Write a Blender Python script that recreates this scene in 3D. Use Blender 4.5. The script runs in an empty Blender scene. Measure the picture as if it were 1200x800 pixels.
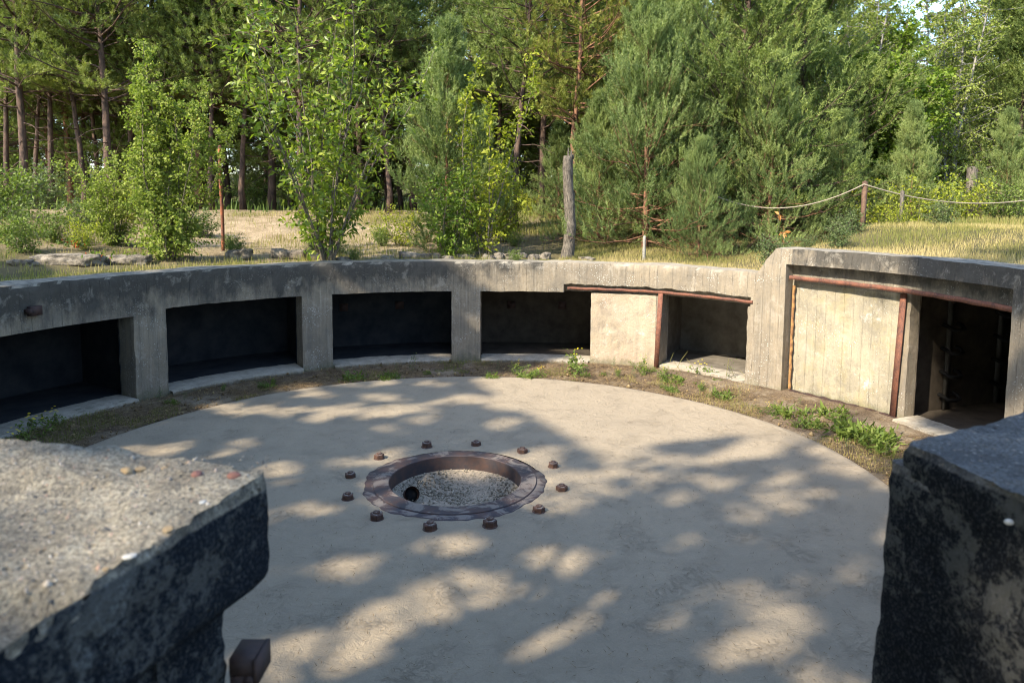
import bpy, math
import numpy as np
from mathutils import Matrix, Vector

rng = np.random.default_rng(7)
sc = bpy.context.scene
COL = sc.collection
R_ = math.radians

# ------------------------------------------------------------------ camera
EYE = 3.2
FPX, PITCH, ROLL, PX, PY = 837.4, 0.0970, 0.00883, 609.5, 319.9
cam_d = bpy.data.cameras.new('camera')
cam = bpy.data.objects.new('camera', cam_d)
COL.objects.link(cam)
_F = np.array([0, math.cos(PITCH), -math.sin(PITCH)])
_U0 = np.array([0, math.sin(PITCH), math.cos(PITCH)])
_R0 = np.array([1., 0, 0])
_R = _R0 * math.cos(ROLL) + _U0 * math.sin(ROLL)
_U = -_R0 * math.sin(ROLL) + _U0 * math.cos(ROLL)
m = Matrix.Identity(4)
for i in range(3):
    m[i][0], m[i][1], m[i][2] = _R[i], _U[i], -_F[i]
m[2][3] = EYE
cam.matrix_world = m
cam_d.sensor_width = 36
cam_d.lens = FPX / 1200 * 36
cam_d.shift_x = -(PX - 600) / 1200
cam_d.shift_y = (PY - 400) / 1200
cam_d.clip_start = 0.05
cam_d.clip_end = 2000
cam_d.dof.use_dof = True
cam_d.dof.focus_distance = 9.0
cam_d.dof.aperture_fstop = 4.5
sc.camera = cam

# ------------------------------------------------------------------ light
SUN_EL = R_(39)
SX, SY = -0.75, -0.66                      # towards the sun, in plan
n_ = math.hypot(SX, SY); SX /= n_; SY /= n_
w = bpy.data.worlds.new('World'); sc.world = w; w.use_nodes = True
nt = w.node_tree
sky = nt.nodes.new('ShaderNodeTexSky'); sky.sky_type = 'NISHITA'; sky.sun_disc = False
sky.sun_elevation = SUN_EL
sky.sun_rotation = math.atan2(SX, SY)
sky.dust_density = 0.8; sky.air_density = 1.0; sky.ozone_density = 1.5
bg = nt.nodes['Background']; bg.inputs['Strength'].default_value = 0.15
nt.links.new(sky.outputs[0], bg.inputs[0])
sun_d = bpy.data.lights.new('sun', 'SUN'); sun_d.energy = 3.0; sun_d.angle = R_(0.9)
sun_d.color = (1.0, 0.90, 0.74)
sun = bpy.data.objects.new('sun', sun_d); COL.objects.link(sun)
LD = Vector((-SX * math.cos(SUN_EL), -SY * math.cos(SUN_EL), -math.sin(SUN_EL)))
sun.rotation_euler = LD.to_track_quat('-Z', 'Y').to_euler()
sun.location = (-20, -18, 22)
sc.view_settings.view_transform = 'Standard'
sc.view_settings.look = 'None'
sc.view_settings.exposure = 1.98
sc.view_settings.gamma = 1
sc.render.engine = 'CYCLES'
sc.cycles.filter_width = 1.1
sc.cycles.max_bounces = 4
sc.cycles.diffuse_bounces = 2
sc.cycles.transparent_max_bounces = 4

# ------------------------------------------------------------------ pixel helpers (builder's rule of thumb only)
def at_z(px, py, z):
    d = _F + _R * ((px - PX) / FPX) - _U * ((py - PY) / FPX)
    t = (z - EYE) / d[2]
    return d[0] * t, d[1] * t
def at_d(px, d, py=236):
    v = _F + _R * ((px - PX) / FPX) - _U * ((py - PY) / FPX)
    return v[0] * d / v[1], d
def z_at(px, py, d):
    v = _F + _R * ((px - PX) / FPX) - _U * ((py - PY) / FPX)
    return EYE + v[2] * d / v[1]

# ------------------------------------------------------------------ numpy noise
def _h(ix, iy, iz, seed):
    n = (ix.astype(np.int64) * 374761393 + iy.astype(np.int64) * 668265263 + iz.astype(np.int64) * 2147483647 // 7 + seed * 144665) & 0xffffffff
    n = ((n ^ (n >> 13)) * 1274126177) & 0xffffffff
    n = (n ^ (n >> 16)) & 0xffffffff
    return n / 4294967295.0
def vnoise(P, s=1.0, seed=0):
    P = np.asarray(P, float) * s
    i = np.floor(P).astype(np.int64); f = P - i; f = f * f * (3 - 2 * f)
    r = 0
    for a in (0, 1):
        for b in (0, 1):
            for c in (0, 1):
                wgt = (f[:, 0] if a else 1 - f[:, 0]) * (f[:, 1] if b else 1 - f[:, 1]) * (f[:, 2] if c else 1 - f[:, 2])
                r = r + wgt * _h(i[:, 0] + a, i[:, 1] + b, i[:, 2] + c, seed)
    return r * 2 - 1
def fbm(P, s=1.0, o=4, seed=0):
    r = 0; a = 1.0; t = 0
    for k in range(o):
        r = r + a * vnoise(P, s * 2 ** k, seed + k * 17); t += a; a *= 0.5
    return r / t
def unit(v):
    return v / (np.linalg.norm(v, axis=-1, keepdims=True) + 1e-9)
def sstep(x, a, b):
    t = np.clip((np.asarray(x, float) - a) / (b - a), 0, 1)
    return t * t * (3 - 2 * t)

# ------------------------------------------------------------------ mesh builder
class MB:
    def __init__(s): s.v = []; s.f = {3: [], 4: []}; s.n = 0; s.a = []; s.uv = []
    def add(s, V, F, var=0.5, uv=None):
        V = np.asarray(V, float).reshape(-1, 3); F = np.asarray(F, np.int64)
        s.v.append(V); s.f[F.shape[1]].append(F + s.n); s.n += len(V)
        s.a.append(np.broadcast_to(np.asarray(var, float), (len(V),)))
        s.uv.append(np.zeros((len(V), 2)) if uv is None else np.asarray(uv, float))
    def add_more(s, F): s.f[F.shape[1]].append(F)
    def poly(s, V, var=0.5):                   # one quad/tri
        s.add(V, [list(range(len(V)))], var)
    def box(s, lo, hi, rz=0, c=(0, 0, 0), var=0.5):
        x0, y0, z0 = lo; x1, y1, z1 = hi
        V = np.array([(x0,y0,z0),(x1,y0,z0),(x1,y1,z0),(x0,y1,z0),(x0,y0,z1),(x1,y0,z1),(x1,y1,z1),(x0,y1,z1)], float)
        cs, sn = math.cos(rz), math.sin(rz)
        V = np.stack([V[:, 0] * cs - V[:, 1] * sn + c[0], V[:, 0] * sn + V[:, 1] * cs + c[1], V[:, 2] + c[2]], 1)
        s.add(V, [(0,3,2,1),(4,5,6,7),(0,1,5,4),(1,2,6,5),(2,3,7,6),(3,0,4,7)], var)
    def tube(s, P, r, n=6, var=0.5, cap=True, rough=0, seed=0):
        P = np.asarray(P, float); k = len(P); r = np.broadcast_to(np.asarray(r, float), (k,))
        T = unit(np.gradient(P, axis=0))
        ref = np.array([0, 0, 1.]) if abs(T[:, 2]).mean() < 0.8 else np.array([1., 0, 0])
        A = unit(np.cross(T, ref)); B = np.cross(T, A)
        th = np.arange(n) * 2 * math.pi / n
        rr = r[:, None] * (1 + rough * np.random.default_rng(seed + 5).normal(0, 1, (k, n))) if rough else r[:, None] * np.ones((1, n))
        V = P[:, None] + rr[..., None] * (A[:, None] * np.cos(th)[None, :, None] + B[:, None] * np.sin(th)[None, :, None])
        i = np.arange(k - 1)[:, None] * n; j = np.arange(n)[None]; j2 = (j + 1) % n
        F = np.stack([i + j, i + j2, i + n + j2, i + n + j], -1).reshape(-1, 4)
        base = s.n
        s.add(V.reshape(-1, 3), F, var)
        if cap:
            c0 = s.n
            s.add(np.array([P[0], P[-1]]), np.zeros((0, 3), int), var)
            jj = np.arange(n); jn = (jj + 1) % n
            s.add_more(np.stack([np.full(n, c0), base + jn, base + jj], 1))
            e = base + (k - 1) * n
            s.add_more(np.stack([np.full(n, c0 + 1), e + jj, e + jn], 1))
    def build(s, name, mat, parent=None, smooth=False, uv=False):
        V = np.concatenate(s.v); A = np.concatenate(s.a)
        q = np.concatenate(s.f[4]) if s.f[4] else np.zeros((0, 4), int)
        t = np.concatenate(s.f[3]) if s.f[3] else np.zeros((0, 3), int)
        me = bpy.data.meshes.new(name)
        me.vertices.add(len(V)); me.vertices.foreach_set('co', V.astype(np.float32).ravel())
        loops = np.concatenate([q.ravel(), t.ravel()]).astype(np.int32)
        me.loops.add(len(loops)); me.loops.foreach_set('vertex_index', loops)
        npoly = len(q) + len(t)
        me.polygons.add(npoly)
        st = np.concatenate([np.arange(len(q)) * 4, len(q) * 4 + np.arange(len(t)) * 3]).astype(np.int32)
        me.polygons.foreach_set('loop_start', st)
        if smooth: me.polygons.foreach_set('use_smooth', np.ones(npoly, bool))
        at = me.attributes.new('var', 'FLOAT', 'POINT'); at.data.foreach_set('value', A.astype(np.float32))
        if uv:
            U = np.concatenate(s.uv); l = me.uv_layers.new(name='UVMap')
            l.data.foreach_set('uv', U[loops].astype(np.float32).ravel())
        me.update(calc_edges=True); me.validate()
        me.materials.append(mat)
        o = bpy.data.objects.new(name, me); COL.objects.link(o)
        if parent: o.parent = parent
        return o
def shade_auto(o, ang=40):
    me = o.data
    me.polygons.foreach_set('use_smooth', np.ones(len(me.polygons), bool))
    try: me.set_sharp_from_angle(angle=R_(ang))
    except Exception: pass

def tag(o, label=None, cat=None, group=None, kind=None):
    if label: o['label'] = label
    if cat: o['category'] = cat
    if group: o['group'] = group
    if kind: o['kind'] = kind
    return o
def empty(name, loc=(0, 0, 0), rz=0):
    o = bpy.data.objects.new(name, None); COL.objects.link(o)
    o.location = loc; o.rotation_euler = (0, 0, rz); o.empty_display_size = 0.2
    return o
def copy_tree(root):
    c = root.copy(); COL.objects.link(c)
    for ch in list(root.children):
        d = ch.copy(); COL.objects.link(d); d.parent = c
        for g in list(ch.children):
            e = g.copy(); COL.objects.link(e); e.parent = d
    return c

# ------------------------------------------------------------------ materials
class NT:
    def __init__(s, name):
        s.m = bpy.data.materials.new(name); s.m.use_nodes = True
        s.t = s.m.node_tree; s.b = s.t.nodes['Principled BSDF']; s.out = s.t.nodes['Material Output']
        s.tc = s.t.nodes.new('ShaderNodeTexCoord')
    def n(s, k, **kw):
        x = s.t.nodes.new(k)
        for a, b in kw.items(): setattr(x, a, b)
        return x
    def l(s, a, b): s.t.links.new(a, b)
    def val(s, sock, v):
        if hasattr(v, 'is_output'): s.l(v, sock)
        else: sock.default_value = v
    def noise(s, scale, detail=6, rough=0.6, vec=None, stretch=None, dist=0):
        x = s.n('ShaderNodeTexNoise'); x.inputs['Scale'].default_value = scale
        x.inputs['Detail'].default_value = detail; x.inputs['Roughness'].default_value = rough
        x.inputs['Distortion'].default_value = dist
        v = vec or s.tc.outputs['Object']
        if stretch:
            mp = s.n('ShaderNodeMapping'); mp.inputs['Scale'].default_value = stretch; s.l(v, mp.inputs[0]); v = mp.outputs[0]
        s.l(v, x.inputs['Vector']); return x.outputs['Fac']
    def vor(s, scale, feature='F1', vec=None, out='Distance', rnd=1):
        x = s.n('ShaderNodeTexVoronoi', feature=feature); x.inputs['Scale'].default_value = scale
        x.inputs['Randomness'].default_value = rnd
        s.l(vec or s.tc.outputs['Object'], x.inputs['Vector']); return x.outputs[out]
    def ramp(s, f, stops, mode='LINEAR'):
        x = s.n('ShaderNodeValToRGB'); x.color_ramp.interpolation = mode
        e = x.color_ramp.elements
        while len(e) < len(stops): e.new(0.5)
        for i, (p, c) in enumerate(stops):
            e[i].position = p
            if not isinstance(c, tuple): c = (c, c, c)
            e[i].color = (*c, 1)
        s.l(f, x.inputs[0]); return x.outputs[0]
    def mix(s, f, a, b, bt='MIX'):
        x = s.n('ShaderNodeMix', data_type='RGBA', blend_type=bt)
        s.val(x.inputs[0], f)
        for i, v in ((6, a), (7, b)):
            if isinstance(v, tuple): v = (*v, 1)
            s.val(x.inputs[i], v)
        return x.outputs[2]
    def math(s, op, a, b=0.0, clamp=False):
        x = s.n('ShaderNodeMath', operation=op, use_clamp=clamp)
        s.val(x.inputs[0], a); s.val(x.inputs[1], b); return x.outputs[0]
    def attr(s, name='var'):
        x = s.n('ShaderNodeAttribute', attribute_name=name); return x.outputs['Fac']
    def bump(s, h, strength=0.5, dist=0.01, normal=None):
        x = s.n('ShaderNodeBump'); x.inputs['Strength'].default_value = strength; x.inputs['Distance'].default_value = dist
        s.l(h, x.inputs['Height'])
        if normal is not None: s.l(normal, x.inputs['Normal'])
        return x.outputs[0]
    def done(s, col, rough=0.9, normal=None, spec=0.3, metal=0.0):
        s.val(s.b.inputs['Base Color'], (*col, 1) if isinstance(col, tuple) else col)
        s.val(s.b.inputs['Roughness'], rough); s.b.inputs['Specular IOR Level'].default_value = spec
        s.b.inputs['Metallic'].default_value = metal
        if normal is not None: s.l(normal, s.b.inputs['Normal'])
        return s.m

def mat_foliage(name, c0, c1, c2, transl=0.35, rough=0.55, spec=0.25):
    t = NT(name); f = t.attr()
    oi = t.n('ShaderNodeObjectInfo')
    f2 = t.math('ADD', f, t.math('MULTIPLY', t.math('SUBTRACT', oi.outputs['Random'], 0.5), 0.25))
    c0, c1, c2 = [(min(.8, q[0] * 1.25), min(.8, q[1] * 1.25), q[2] * 0.95) for q in (c0, c1, c2)]
    c = t.ramp(f2, [(0.0, c0), (0.5, c1), (1.0, c2)])
    m_ = t.done(c, rough, spec=spec)
    tr = t.n('ShaderNodeBsdfTranslucent'); t.l(t.mix(1.0, c, (1.0, 1.15, 0.45), 'MULTIPLY'), tr.inputs[0])
    mx = t.n('ShaderNodeMixShader'); mx.inputs[0].default_value = transl
    t.l(t.b.outputs[0], mx.inputs[1]); t.l(tr.outputs[0], mx.inputs[2]); t.l(mx.outputs[0], t.out.inputs[0])
    return m_

def mat_wall(name, base=(0.31, 0.25, 0.17), base2=(0.22, 0.18, 0.13), boards=True, crust=1.0, yellow=0.0):
    t = NT(name)
    uv = t.tc.outputs['UV']
    big = t.noise(1.1, 5, 0.6)
    c = t.mix(t.ramp(big, [(0.35, 0.0), (0.65, 1.0)]), base, base2)
    fine = t.noise(60, 5, 0.7)
    c = t.mix(t.math('MULTIPLY', t.ramp(fine, [(0.35, 0.0), (0.7, 1.0)]), 0.5), c, (0.17, 0.155, 0.13))
    h = t.math('MULTIPLY', fine, 0.5)
    # vertical run-off streaks
    st = t.noise(1.0, 6, 0.65, vec=uv, stretch=(9, 0.9, 1))
    st2 = t.noise(1.0, 5, 0.6, vec=uv, stretch=(30, 1.2, 1))
    c = t.mix(t.math('MULTIPLY', t.ramp(st, [(0.45, 0.0), (0.7, 1.0)]), 0.50 if not yellow else 0.3), c, (0.13, 0.12, 0.10))
    c = t.mix(t.math('MULTIPLY', t.ramp(st2, [(0.52, 0.0), (0.68, 1.0)]), 0.2), c, (0.46, 0.42, 0.34))
    if boards:
        sep = t.n('ShaderNodeSeparateXYZ'); t.l(uv, sep.inputs[0])
        wob = t.math('MULTIPLY', t.noise(1.0, 2, 0.5, vec=uv, stretch=(0.3, 0.8, 1)), 0.05)
        u = t.math('FRACT', t.math('DIVIDE', t.math('ADD', sep.outputs[0], wob), 0.145))
        line = t.math('LESS_THAN', u, 0.07)
        brk = t.ramp(t.noise(1.0, 3, 0.6, vec=uv, stretch=(7, 1.5, 1)), [(0.42, 0.0), (0.56, 1.0)])
        line = t.math('MULTIPLY', line, brk)
        c = t.mix(t.math('MULTIPLY', line, 0.42 if not yellow else 0.13), c, (0.10, 0.09, 0.075))
        bt = t.n('ShaderNodeTexWhiteNoise', noise_dimensions='1D')
        t.l(t.math('FLOOR', t.math('DIVIDE', t.math('ADD', sep.outputs[0], wob), 0.145)), bt.inputs['W'])
        h = t.math('SUBTRACT', t.math('ADD', h, t.math('MULTIPLY', bt.outputs[0], 0.25)), t.math('MULTIPLY', line, 1.2))
        c = t.mix(t.math('MULTIPLY', bt.outputs[0], 0.10), c, (0.15, 0.135, 0.11))
    # dark algae / lichen crust, amount painted per vertex (heavier on the old north-west side)
    a = t.attr()
    cn = t.noise(1.0, 7, 0.7, vec=uv, stretch=(3.5, 1.6, 1))
    k = t.math('ADD', cn, t.math('MULTIPLY', t.math('SUBTRACT', a, 0.5), 0.9))
    k = t.ramp(k, [(0.42, 0.0), (0.66, 1.0)])
    c = t.mix(t.math('MULTIPLY', k, 0.88 * crust), c, (0.048, 0.046, 0.042))
    # pale lichen specks
    v = t.vor(30); vm = t.math('MULTIPLY', t.ramp(v, [(0.17, 1.0), (0.27, 0.0)]), t.math('SUBTRACT', 1.0, a, True))
    vg = t.ramp(t.noise(2.2, 4, 0.6), [(0.5, 0.0), (0.62, 1.0)])
    c = t.mix(t.math('MULTIPLY', t.math('MULTIPLY', vm, vg), 0.75), c, (0.60, 0.60, 0.54))
    if yellow:
        yn = t.ramp(t.noise(1.0, 6, 0.7, vec=uv, stretch=(2.6, 1.7, 1)), [(0.5, 0.0), (0.62, 1.0)])
        c = t.mix(t.math('MULTIPLY', yn, yellow), c, (0.34, 0.27, 0.10))
        wn = t.ramp(t.noise(3.1, 6, 0.75), [(0.60, 0.0), (0.66, 1.0)])
        c = t.mix(t.math('MULTIPLY', wn, 0.5), c, (0.52, 0.51, 0.47))
    sz = t.n('ShaderNodeSeparateXYZ'); t.l(uv, sz.inputs[0])
    mz = t.math('SUBTRACT', 1.0, t.math('MULTIPLY', sz.outputs[1], 2.6), True)
    mf = t.ramp(t.math('ADD', t.math('MULTIPLY', mz, 0.55), t.math('MULTIPLY', t.noise(6, 6, 0.7), 0.7)), [(0.62, 0.0), (0.85, 1.0)])
    c = t.mix(t.math('MULTIPLY', mf, 0.6), c, (0.075, 0.085, 0.035))
    bl = t.noise(3.0, 8, 0.72, dist=0.5)
    c = t.mix(t.math('MULTIPLY', t.ramp(bl, [(0.50, 0.0), (0.60, 1.0)]), 0.30), c, (0.12, 0.11, 0.095))
    c = t.mix(t.math('MULTIPLY', t.ramp(bl, [(0.36, 1.0), (0.44, 0.0)]), 0.30), c, (0.42, 0.38, 0.31))
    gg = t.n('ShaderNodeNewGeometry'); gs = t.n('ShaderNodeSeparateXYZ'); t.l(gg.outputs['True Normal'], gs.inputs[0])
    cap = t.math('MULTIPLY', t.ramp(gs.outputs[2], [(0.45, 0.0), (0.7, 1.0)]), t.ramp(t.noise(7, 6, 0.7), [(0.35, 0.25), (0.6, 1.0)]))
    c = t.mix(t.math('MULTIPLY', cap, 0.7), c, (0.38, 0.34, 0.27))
    # pits
    pit = t.ramp(t.vor(17), [(0.05, 1.0), (0.11, 0.0)])
    pitg = t.math('MULTIPLY', pit, t.ramp(t.noise(5, 2, 0.5), [(0.55, 0.0), (0.6, 1.0)]))
    c = t.mix(t.math('MULTIPLY', pitg, 0.7), c, (0.07, 0.065, 0.055))
    h = t.math('SUBTRACT', h, pitg)
    h = t.math('ADD', h, t.math('MULTIPLY', t.noise(14, 5, 0.6), 0.8))
    return t.done(c, 0.95, t.bump(h, 1.0, 0.018), spec=0.08)

M = {}
M['wall'] = mat_wall('weathered_board_marked_concrete')
M['panel'] = mat_wall('pale_panel_concrete', base=(0.42, 0.365, 0.25), base2=(0.32, 0.275, 0.19), crust=0.75, yellow=0.3)
M['panel2'] = mat_wall('pale_spalled_concrete', base=(0.44, 0.36, 0.25), base2=(0.38, 0.29, 0.20), boards=False, crust=0.3, yellow=0.1)
t = NT('niche_shade_concrete')  # near-black colour carries the shade of the deep niches
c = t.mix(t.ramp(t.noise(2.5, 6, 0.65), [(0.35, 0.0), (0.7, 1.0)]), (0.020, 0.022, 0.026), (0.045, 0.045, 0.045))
t3_ = NT('niche_half_shade_concrete'); M['niche_half_shade'] = t3_.done(t3_.mix(t3_.ramp(t3_.noise(3.5, 6, 0.65), [(0.35, 0.0), (0.7, 1.0)]), (0.045, 0.036, 0.027), (0.085, 0.068, 0.05)), 0.95, spec=0.1)  # same concrete less dark, half shade put into the colour
t2_ = NT('niche_lit_concrete')  # paler copy for the niche that catches more light
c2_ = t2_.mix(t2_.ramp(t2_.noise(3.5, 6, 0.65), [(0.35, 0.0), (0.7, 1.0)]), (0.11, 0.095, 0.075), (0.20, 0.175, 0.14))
M['niche_lit'] = t2_.done(c2_, 0.95, t2_.bump(t2_.noise(12, 5), 0.5, 0.01), spec=0.1)
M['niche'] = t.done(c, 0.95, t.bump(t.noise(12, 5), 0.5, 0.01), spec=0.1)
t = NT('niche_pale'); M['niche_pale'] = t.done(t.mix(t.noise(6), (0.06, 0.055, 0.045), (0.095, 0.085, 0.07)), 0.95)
t = NT('steel_rust')
c = t.mix(t.ramp(t.noise(7, 6, 0.7), [(0.35, 0.0), (0.65, 1.0)]), (0.19, 0.075, 0.045), (0.07, 0.035, 0.028))
c = t.mix(t.math('MULTIPLY', t.ramp(t.noise(40, 4, 0.7), [(0.5, 0.0), (0.65, 1.0)]), 0.6), c, (0.26, 0.11, 0.055))
M['rust'] = t.done(c, 0.8, t.bump(t.noise(55, 5), 0.5, 0.004), spec=0.3)
t = NT('dark_steel_rust')
c = t.mix(t.ramp(t.noise(9, 6, 0.7), [(0.35, 0.0), (0.65, 1.0)]), (0.035, 0.025, 0.024), (0.075, 0.040, 0.030))
M['rust_dark'] = t.done(c, 0.75, t.bump(t.noise(50, 5), 0.5, 0.004), spec=0.3)
# ring steel: dark, worn, dusted with sand
t = NT('ring_steel')
c = t.mix(t.ramp(t.noise(6, 6, 0.7), [(0.4, 0.0), (0.62, 1.0)]), (0.042, 0.036, 0.040), (0.085, 0.050, 0.040))
geo = t.n('ShaderNodeNewGeometry'); sp = t.n('ShaderNodeSeparateXYZ'); t.l(geo.outputs['Normal'], sp.inputs[0])
du = t.math('MULTIPLY', t.ramp(t.noise(3.2, 8, 0.72, dist=0.9), [(0.50, 0.0), (0.57, 1.0)]), t.math('GREATER_THAN', sp.outputs[2], 0.8))
c = t.mix(t.math('MULTIPLY', du, 0.6), c, (0.26, 0.22, 0.18))
M['ring'] = t.done(c, 0.6, t.bump(t.noise(60, 4), 0.4, 0.003), spec=0.4)
t = NT('nut_steel')
geo = t.n('ShaderNodeNewGeometry'); sp = t.n('ShaderNodeSeparateXYZ'); t.l(geo.outputs['Normal'], sp.inputs[0])
c = t.mix(t.ramp(t.noise(25, 6, 0.7), [(0.4, 0.0), (0.62, 1.0)]), (0.05, 0.03, 0.025), (0.11, 0.055, 0.035))
du = t.math('MULTIPLY', t.ramp(t.noise(16, 6, 0.6), [(0.40, 0.0), (0.55, 1.0)]), t.math('GREATER_THAN', sp.outputs[2], 0.9))
c = t.mix(t.math('MULTIPLY', du, 0.8), c, (0.34, 0.30, 0.25))
M['nut'] = t.done(c, 0.6, t.bump(t.noise(80, 4), 0.4, 0.003), spec=0.4)
# disc: old concrete skimmed with sand
t = NT('sandy_concrete')
c = t.mix(t.ramp(t.noise(0.55, 6, 0.6), [(0.35, 0.0), (0.65, 1.0)]), (0.365, 0.300, 0.210), (0.325, 0.268, 0.190))
c = t.mix(t.math('MULTIPLY', t.ramp(t.noise(4.5, 8, 0.72, dist=0.4), [(0.48, 0.0), (0.66, 1.0)]), 0.25), c, (0.27, 0.225, 0.165))
c = t.mix(t.math('MULTIPLY', t.ramp(t.noise(90, 4, 0.7), [(0.4, 0.0), (0.75, 1.0)]), 0.5), c, (0.25, 0.20, 0.15))
# scrape marks, stretched curls
s1 = t.ramp(t.noise(5.5, 7, 0.72, dist=2.2), [(0.485, 0.0), (0.497, 1.0), (0.503, 1.0), (0.515, 0.0)])
sg = t.ramp(t.noise(2.2, 3, 0.5), [(0.5, 0.0), (0.62, 1.0)])
sm = t.math('MULTIPLY', s1, sg)
c = t.mix(t.math('MULTIPLY', sm, 0.22), c, (0.22, 0.19, 0.145))
sp_ = t.ramp(t.vor(11), [(0.03, 1.0), (0.05, 0.0)])
c = t.mix(t.math('MULTIPLY', sp_, 0.4), c, (0.15, 0.12, 0.10))
hh = t.math('ADD', t.math('MULTIPLY', t.noise(7, 8, 0.7, dist=1.0), 1.2), t.math('MULTIPLY', t.noise(120, 3), 0.25))
hh = t.math('ADD', t.math('SUBTRACT', hh, t.math('MULTIPLY', sm, 0.12)), t.math('MULTIPLY', t.noise(26, 5, 0.7, dist=0.8), 0.45))
M['disc'] = t.done(c, 0.95, t.bump(hh, 0.9, 0.03), spec=0.1)
# pit soil
t = NT('pit_soil')
c = t.mix(t.ramp(t.noise(2.3, 8, 0.7), [(0.38, 0.0), (0.62, 1.0)]), (0.27, 0.20, 0.13), (0.14, 0.10, 0.065))
c = t.mix(t.math('MULTIPLY', t.ramp(t.noise(45, 6, 0.75), [(0.45, 0.0), (0.6, 1.0)]), 0.75), c, (0.05, 0.036, 0.026))
c = t.mix(t.math('MULTIPLY', t.ramp(t.noise(1.3, 6, 0.7), [(0.52, 0.0), (0.62, 1.0)]), 0.7), c, (0.31, 0.25, 0.17))
M['soil'] = t.done(c, 1.0, t.bump(t.noise(22, 8, 0.75), 1.0, 0.04), spec=0.05)
# terrain: sand path and dry mossy earth
t = NT('terrain_earth')
c = t.mix(t.ramp(t.noise(0.9, 7, 0.65), [(0.4, 0.0), (0.6, 1.0)]), (0.15, 0.125, 0.065), (0.095, 0.09, 0.042))
c = t.mix(t.attr(), c, t.mix(t.ramp(t.noise(1.6, 6, 0.7), [(0.4, 0.0), (0.6, 1.0)]), (0.46, 0.36, 0.24), (0.30, 0.23, 0.14)))
c = t.mix(t.math('MULTIPLY', t.ramp(t.noise(30, 6, 0.75), [(0.45, 0.0), (0.6, 1.0)]), 0.5), c, (0.07, 0.055, 0.035))
M['terrain'] = t.done(c, 1.0, t.bump(t.noise(12, 8, 0.7), 1.0, 0.06), spec=0.05)
# foreground block: exposed aggregate on top
def mat_block(name, topc, topc2, dark):
    t = NT(name)
    geo = t.n('ShaderNodeNewGeometry'); sp = t.n('ShaderNodeSeparateXYZ'); t.l(geo.outputs['Normal'], sp.inputs[0])
    a = t.attr()            # 1 on top, 0 on the tarred sides
    c = t.mix(t.ramp(t.noise(9, 6, 0.7), [(0.38, 0.0), (0.62, 1.0)]), topc, topc2)
    c = t.mix(t.math('MULTIPLY', t.ramp(t.noise(150, 4, 0.75), [(0.42, 0.0), (0.6, 1.0)]), 0.75), c, (0.09, 0.08, 0.07))
    vc = t.vor(95, out='Color'); sv = t.n('ShaderNodeSeparateXYZ'); t.l(vc, sv.inputs[0])
    gr = t.math('MULTIPLY', t.math('GREATER_THAN', sv.outputs[0], 0.8), t.ramp(t.vor(95), [(0.3, 1.0), (0.45, 0.0)]))
    c = t.mix(t.math('MULTIPLY', gr, 0.6), c, t.mix(sv.outputs[1], (0.50, 0.46, 0.40), (0.34, 0.25, 0.18)))
    tar = t.ramp(t.math('ADD', t.math('MULTIPLY', t.noise(7, 5, 0.6), 0.55), t.math('MULTIPLY', t.noise(70, 8, 0.8), 0.45)), [(0.505, 1.0), (0.545, 0.0)])
    side = t.mix(tar, (0.085, 0.085, 0.08), dark)
    side = t.mix(t.math('MULTIPLY', t.ramp(t.math('ADD', t.math('MULTIPLY', t.noise(5, 3, 0.5, stretch=(1, 1, .4)), 0.6), t.math('MULTIPLY', t.noise(90, 8, 0.8), 0.4)), [(0.58, 0.0), (0.68, 1.0)]), 0.8), side, (0.27, 0.28, 0.27))
    side = t.mix(t.math('MULTIPLY', t.ramp(t.noise(160, 4, 0.7), [(0.5, 0.0), (0.65, 1.0)]), 0.4), side, (0.12, 0.12, 0.12))
    pt = t.math('MULTIPLY', t.ramp(t.vor(42), [(0.10, 1.0), (0.22, 0.0)]), t.ramp(t.noise(10, 3), [(0.45, 0.0), (0.55, 1.0)]))
    c = t.mix(t.math('MULTIPLY', pt, 0.65), c, (0.07, 0.06, 0.05))
    ed = t.ramp(t.math('ADD', a, t.math('MULTIPLY', t.math('SUBTRACT', t.noise(25, 4), 0.5), 0.5)), [(0.35, 0.0), (0.6, 1.0)])
    c = t.mix(ed, side, c)
    hh = t.math('ADD', t.math('MULTIPLY', t.noise(120, 5, 0.75), 1.0), t.math('MULTIPLY', t.noise(28, 5, 0.65), 1.8))
    hh = t.math('SUBTRACT', hh, pt)
    return t.done(c, 0.95, t.bump(hh, 1.0, 0.012), spec=0.06)
M['block'] = mat_block('aggregate_concrete', (0.58, 0.51, 0.39), (0.30, 0.265, 0.21), (0.012, 0.016, 0.022))
M['block2'] = mat_block('blackened_concrete', (0.27, 0.26, 0.245), (0.15, 0.145, 0.14), (0.012, 0.014, 0.018))
def simple(name, a, b, sc_=20, rough=0.85, bs=0.5, bd=0.01, spec=0.2, stretch=None, lo=0.4, hi=0.6):
    t = NT(name)
    f = t.noise(sc_, 6, 0.7, stretch=stretch)
    return t.done(t.mix(t.ramp(f, [(lo, 0.0), (hi, 1.0)]), a, b), rough, t.bump(f, bs, bd), spec=spec)
M['red_stone'] = simple('red_granite', (0.22, 0.105, 0.085), (0.15, 0.08, 0.065), 30, 0.7)
M['tan_stone'] = simple('tan_stone', (0.34, 0.24, 0.13), (0.24, 0.18, 0.11), 30, 0.7)
M['white_stone'] = simple('white_mortar', (0.46, 0.45, 0.42), (0.34, 0.33, 0.31), 40, 0.8)
M['gravel'] = simple('gravel_stone', (0.33, 0.27, 0.20), (0.20, 0.17, 0.13), 25, 0.9)
M['rubble'] = simple('rubble_concrete', (0.24, 0.205, 0.16), (0.085, 0.075, 0.06), 9, 0.95, 1.0, 0.03)
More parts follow.
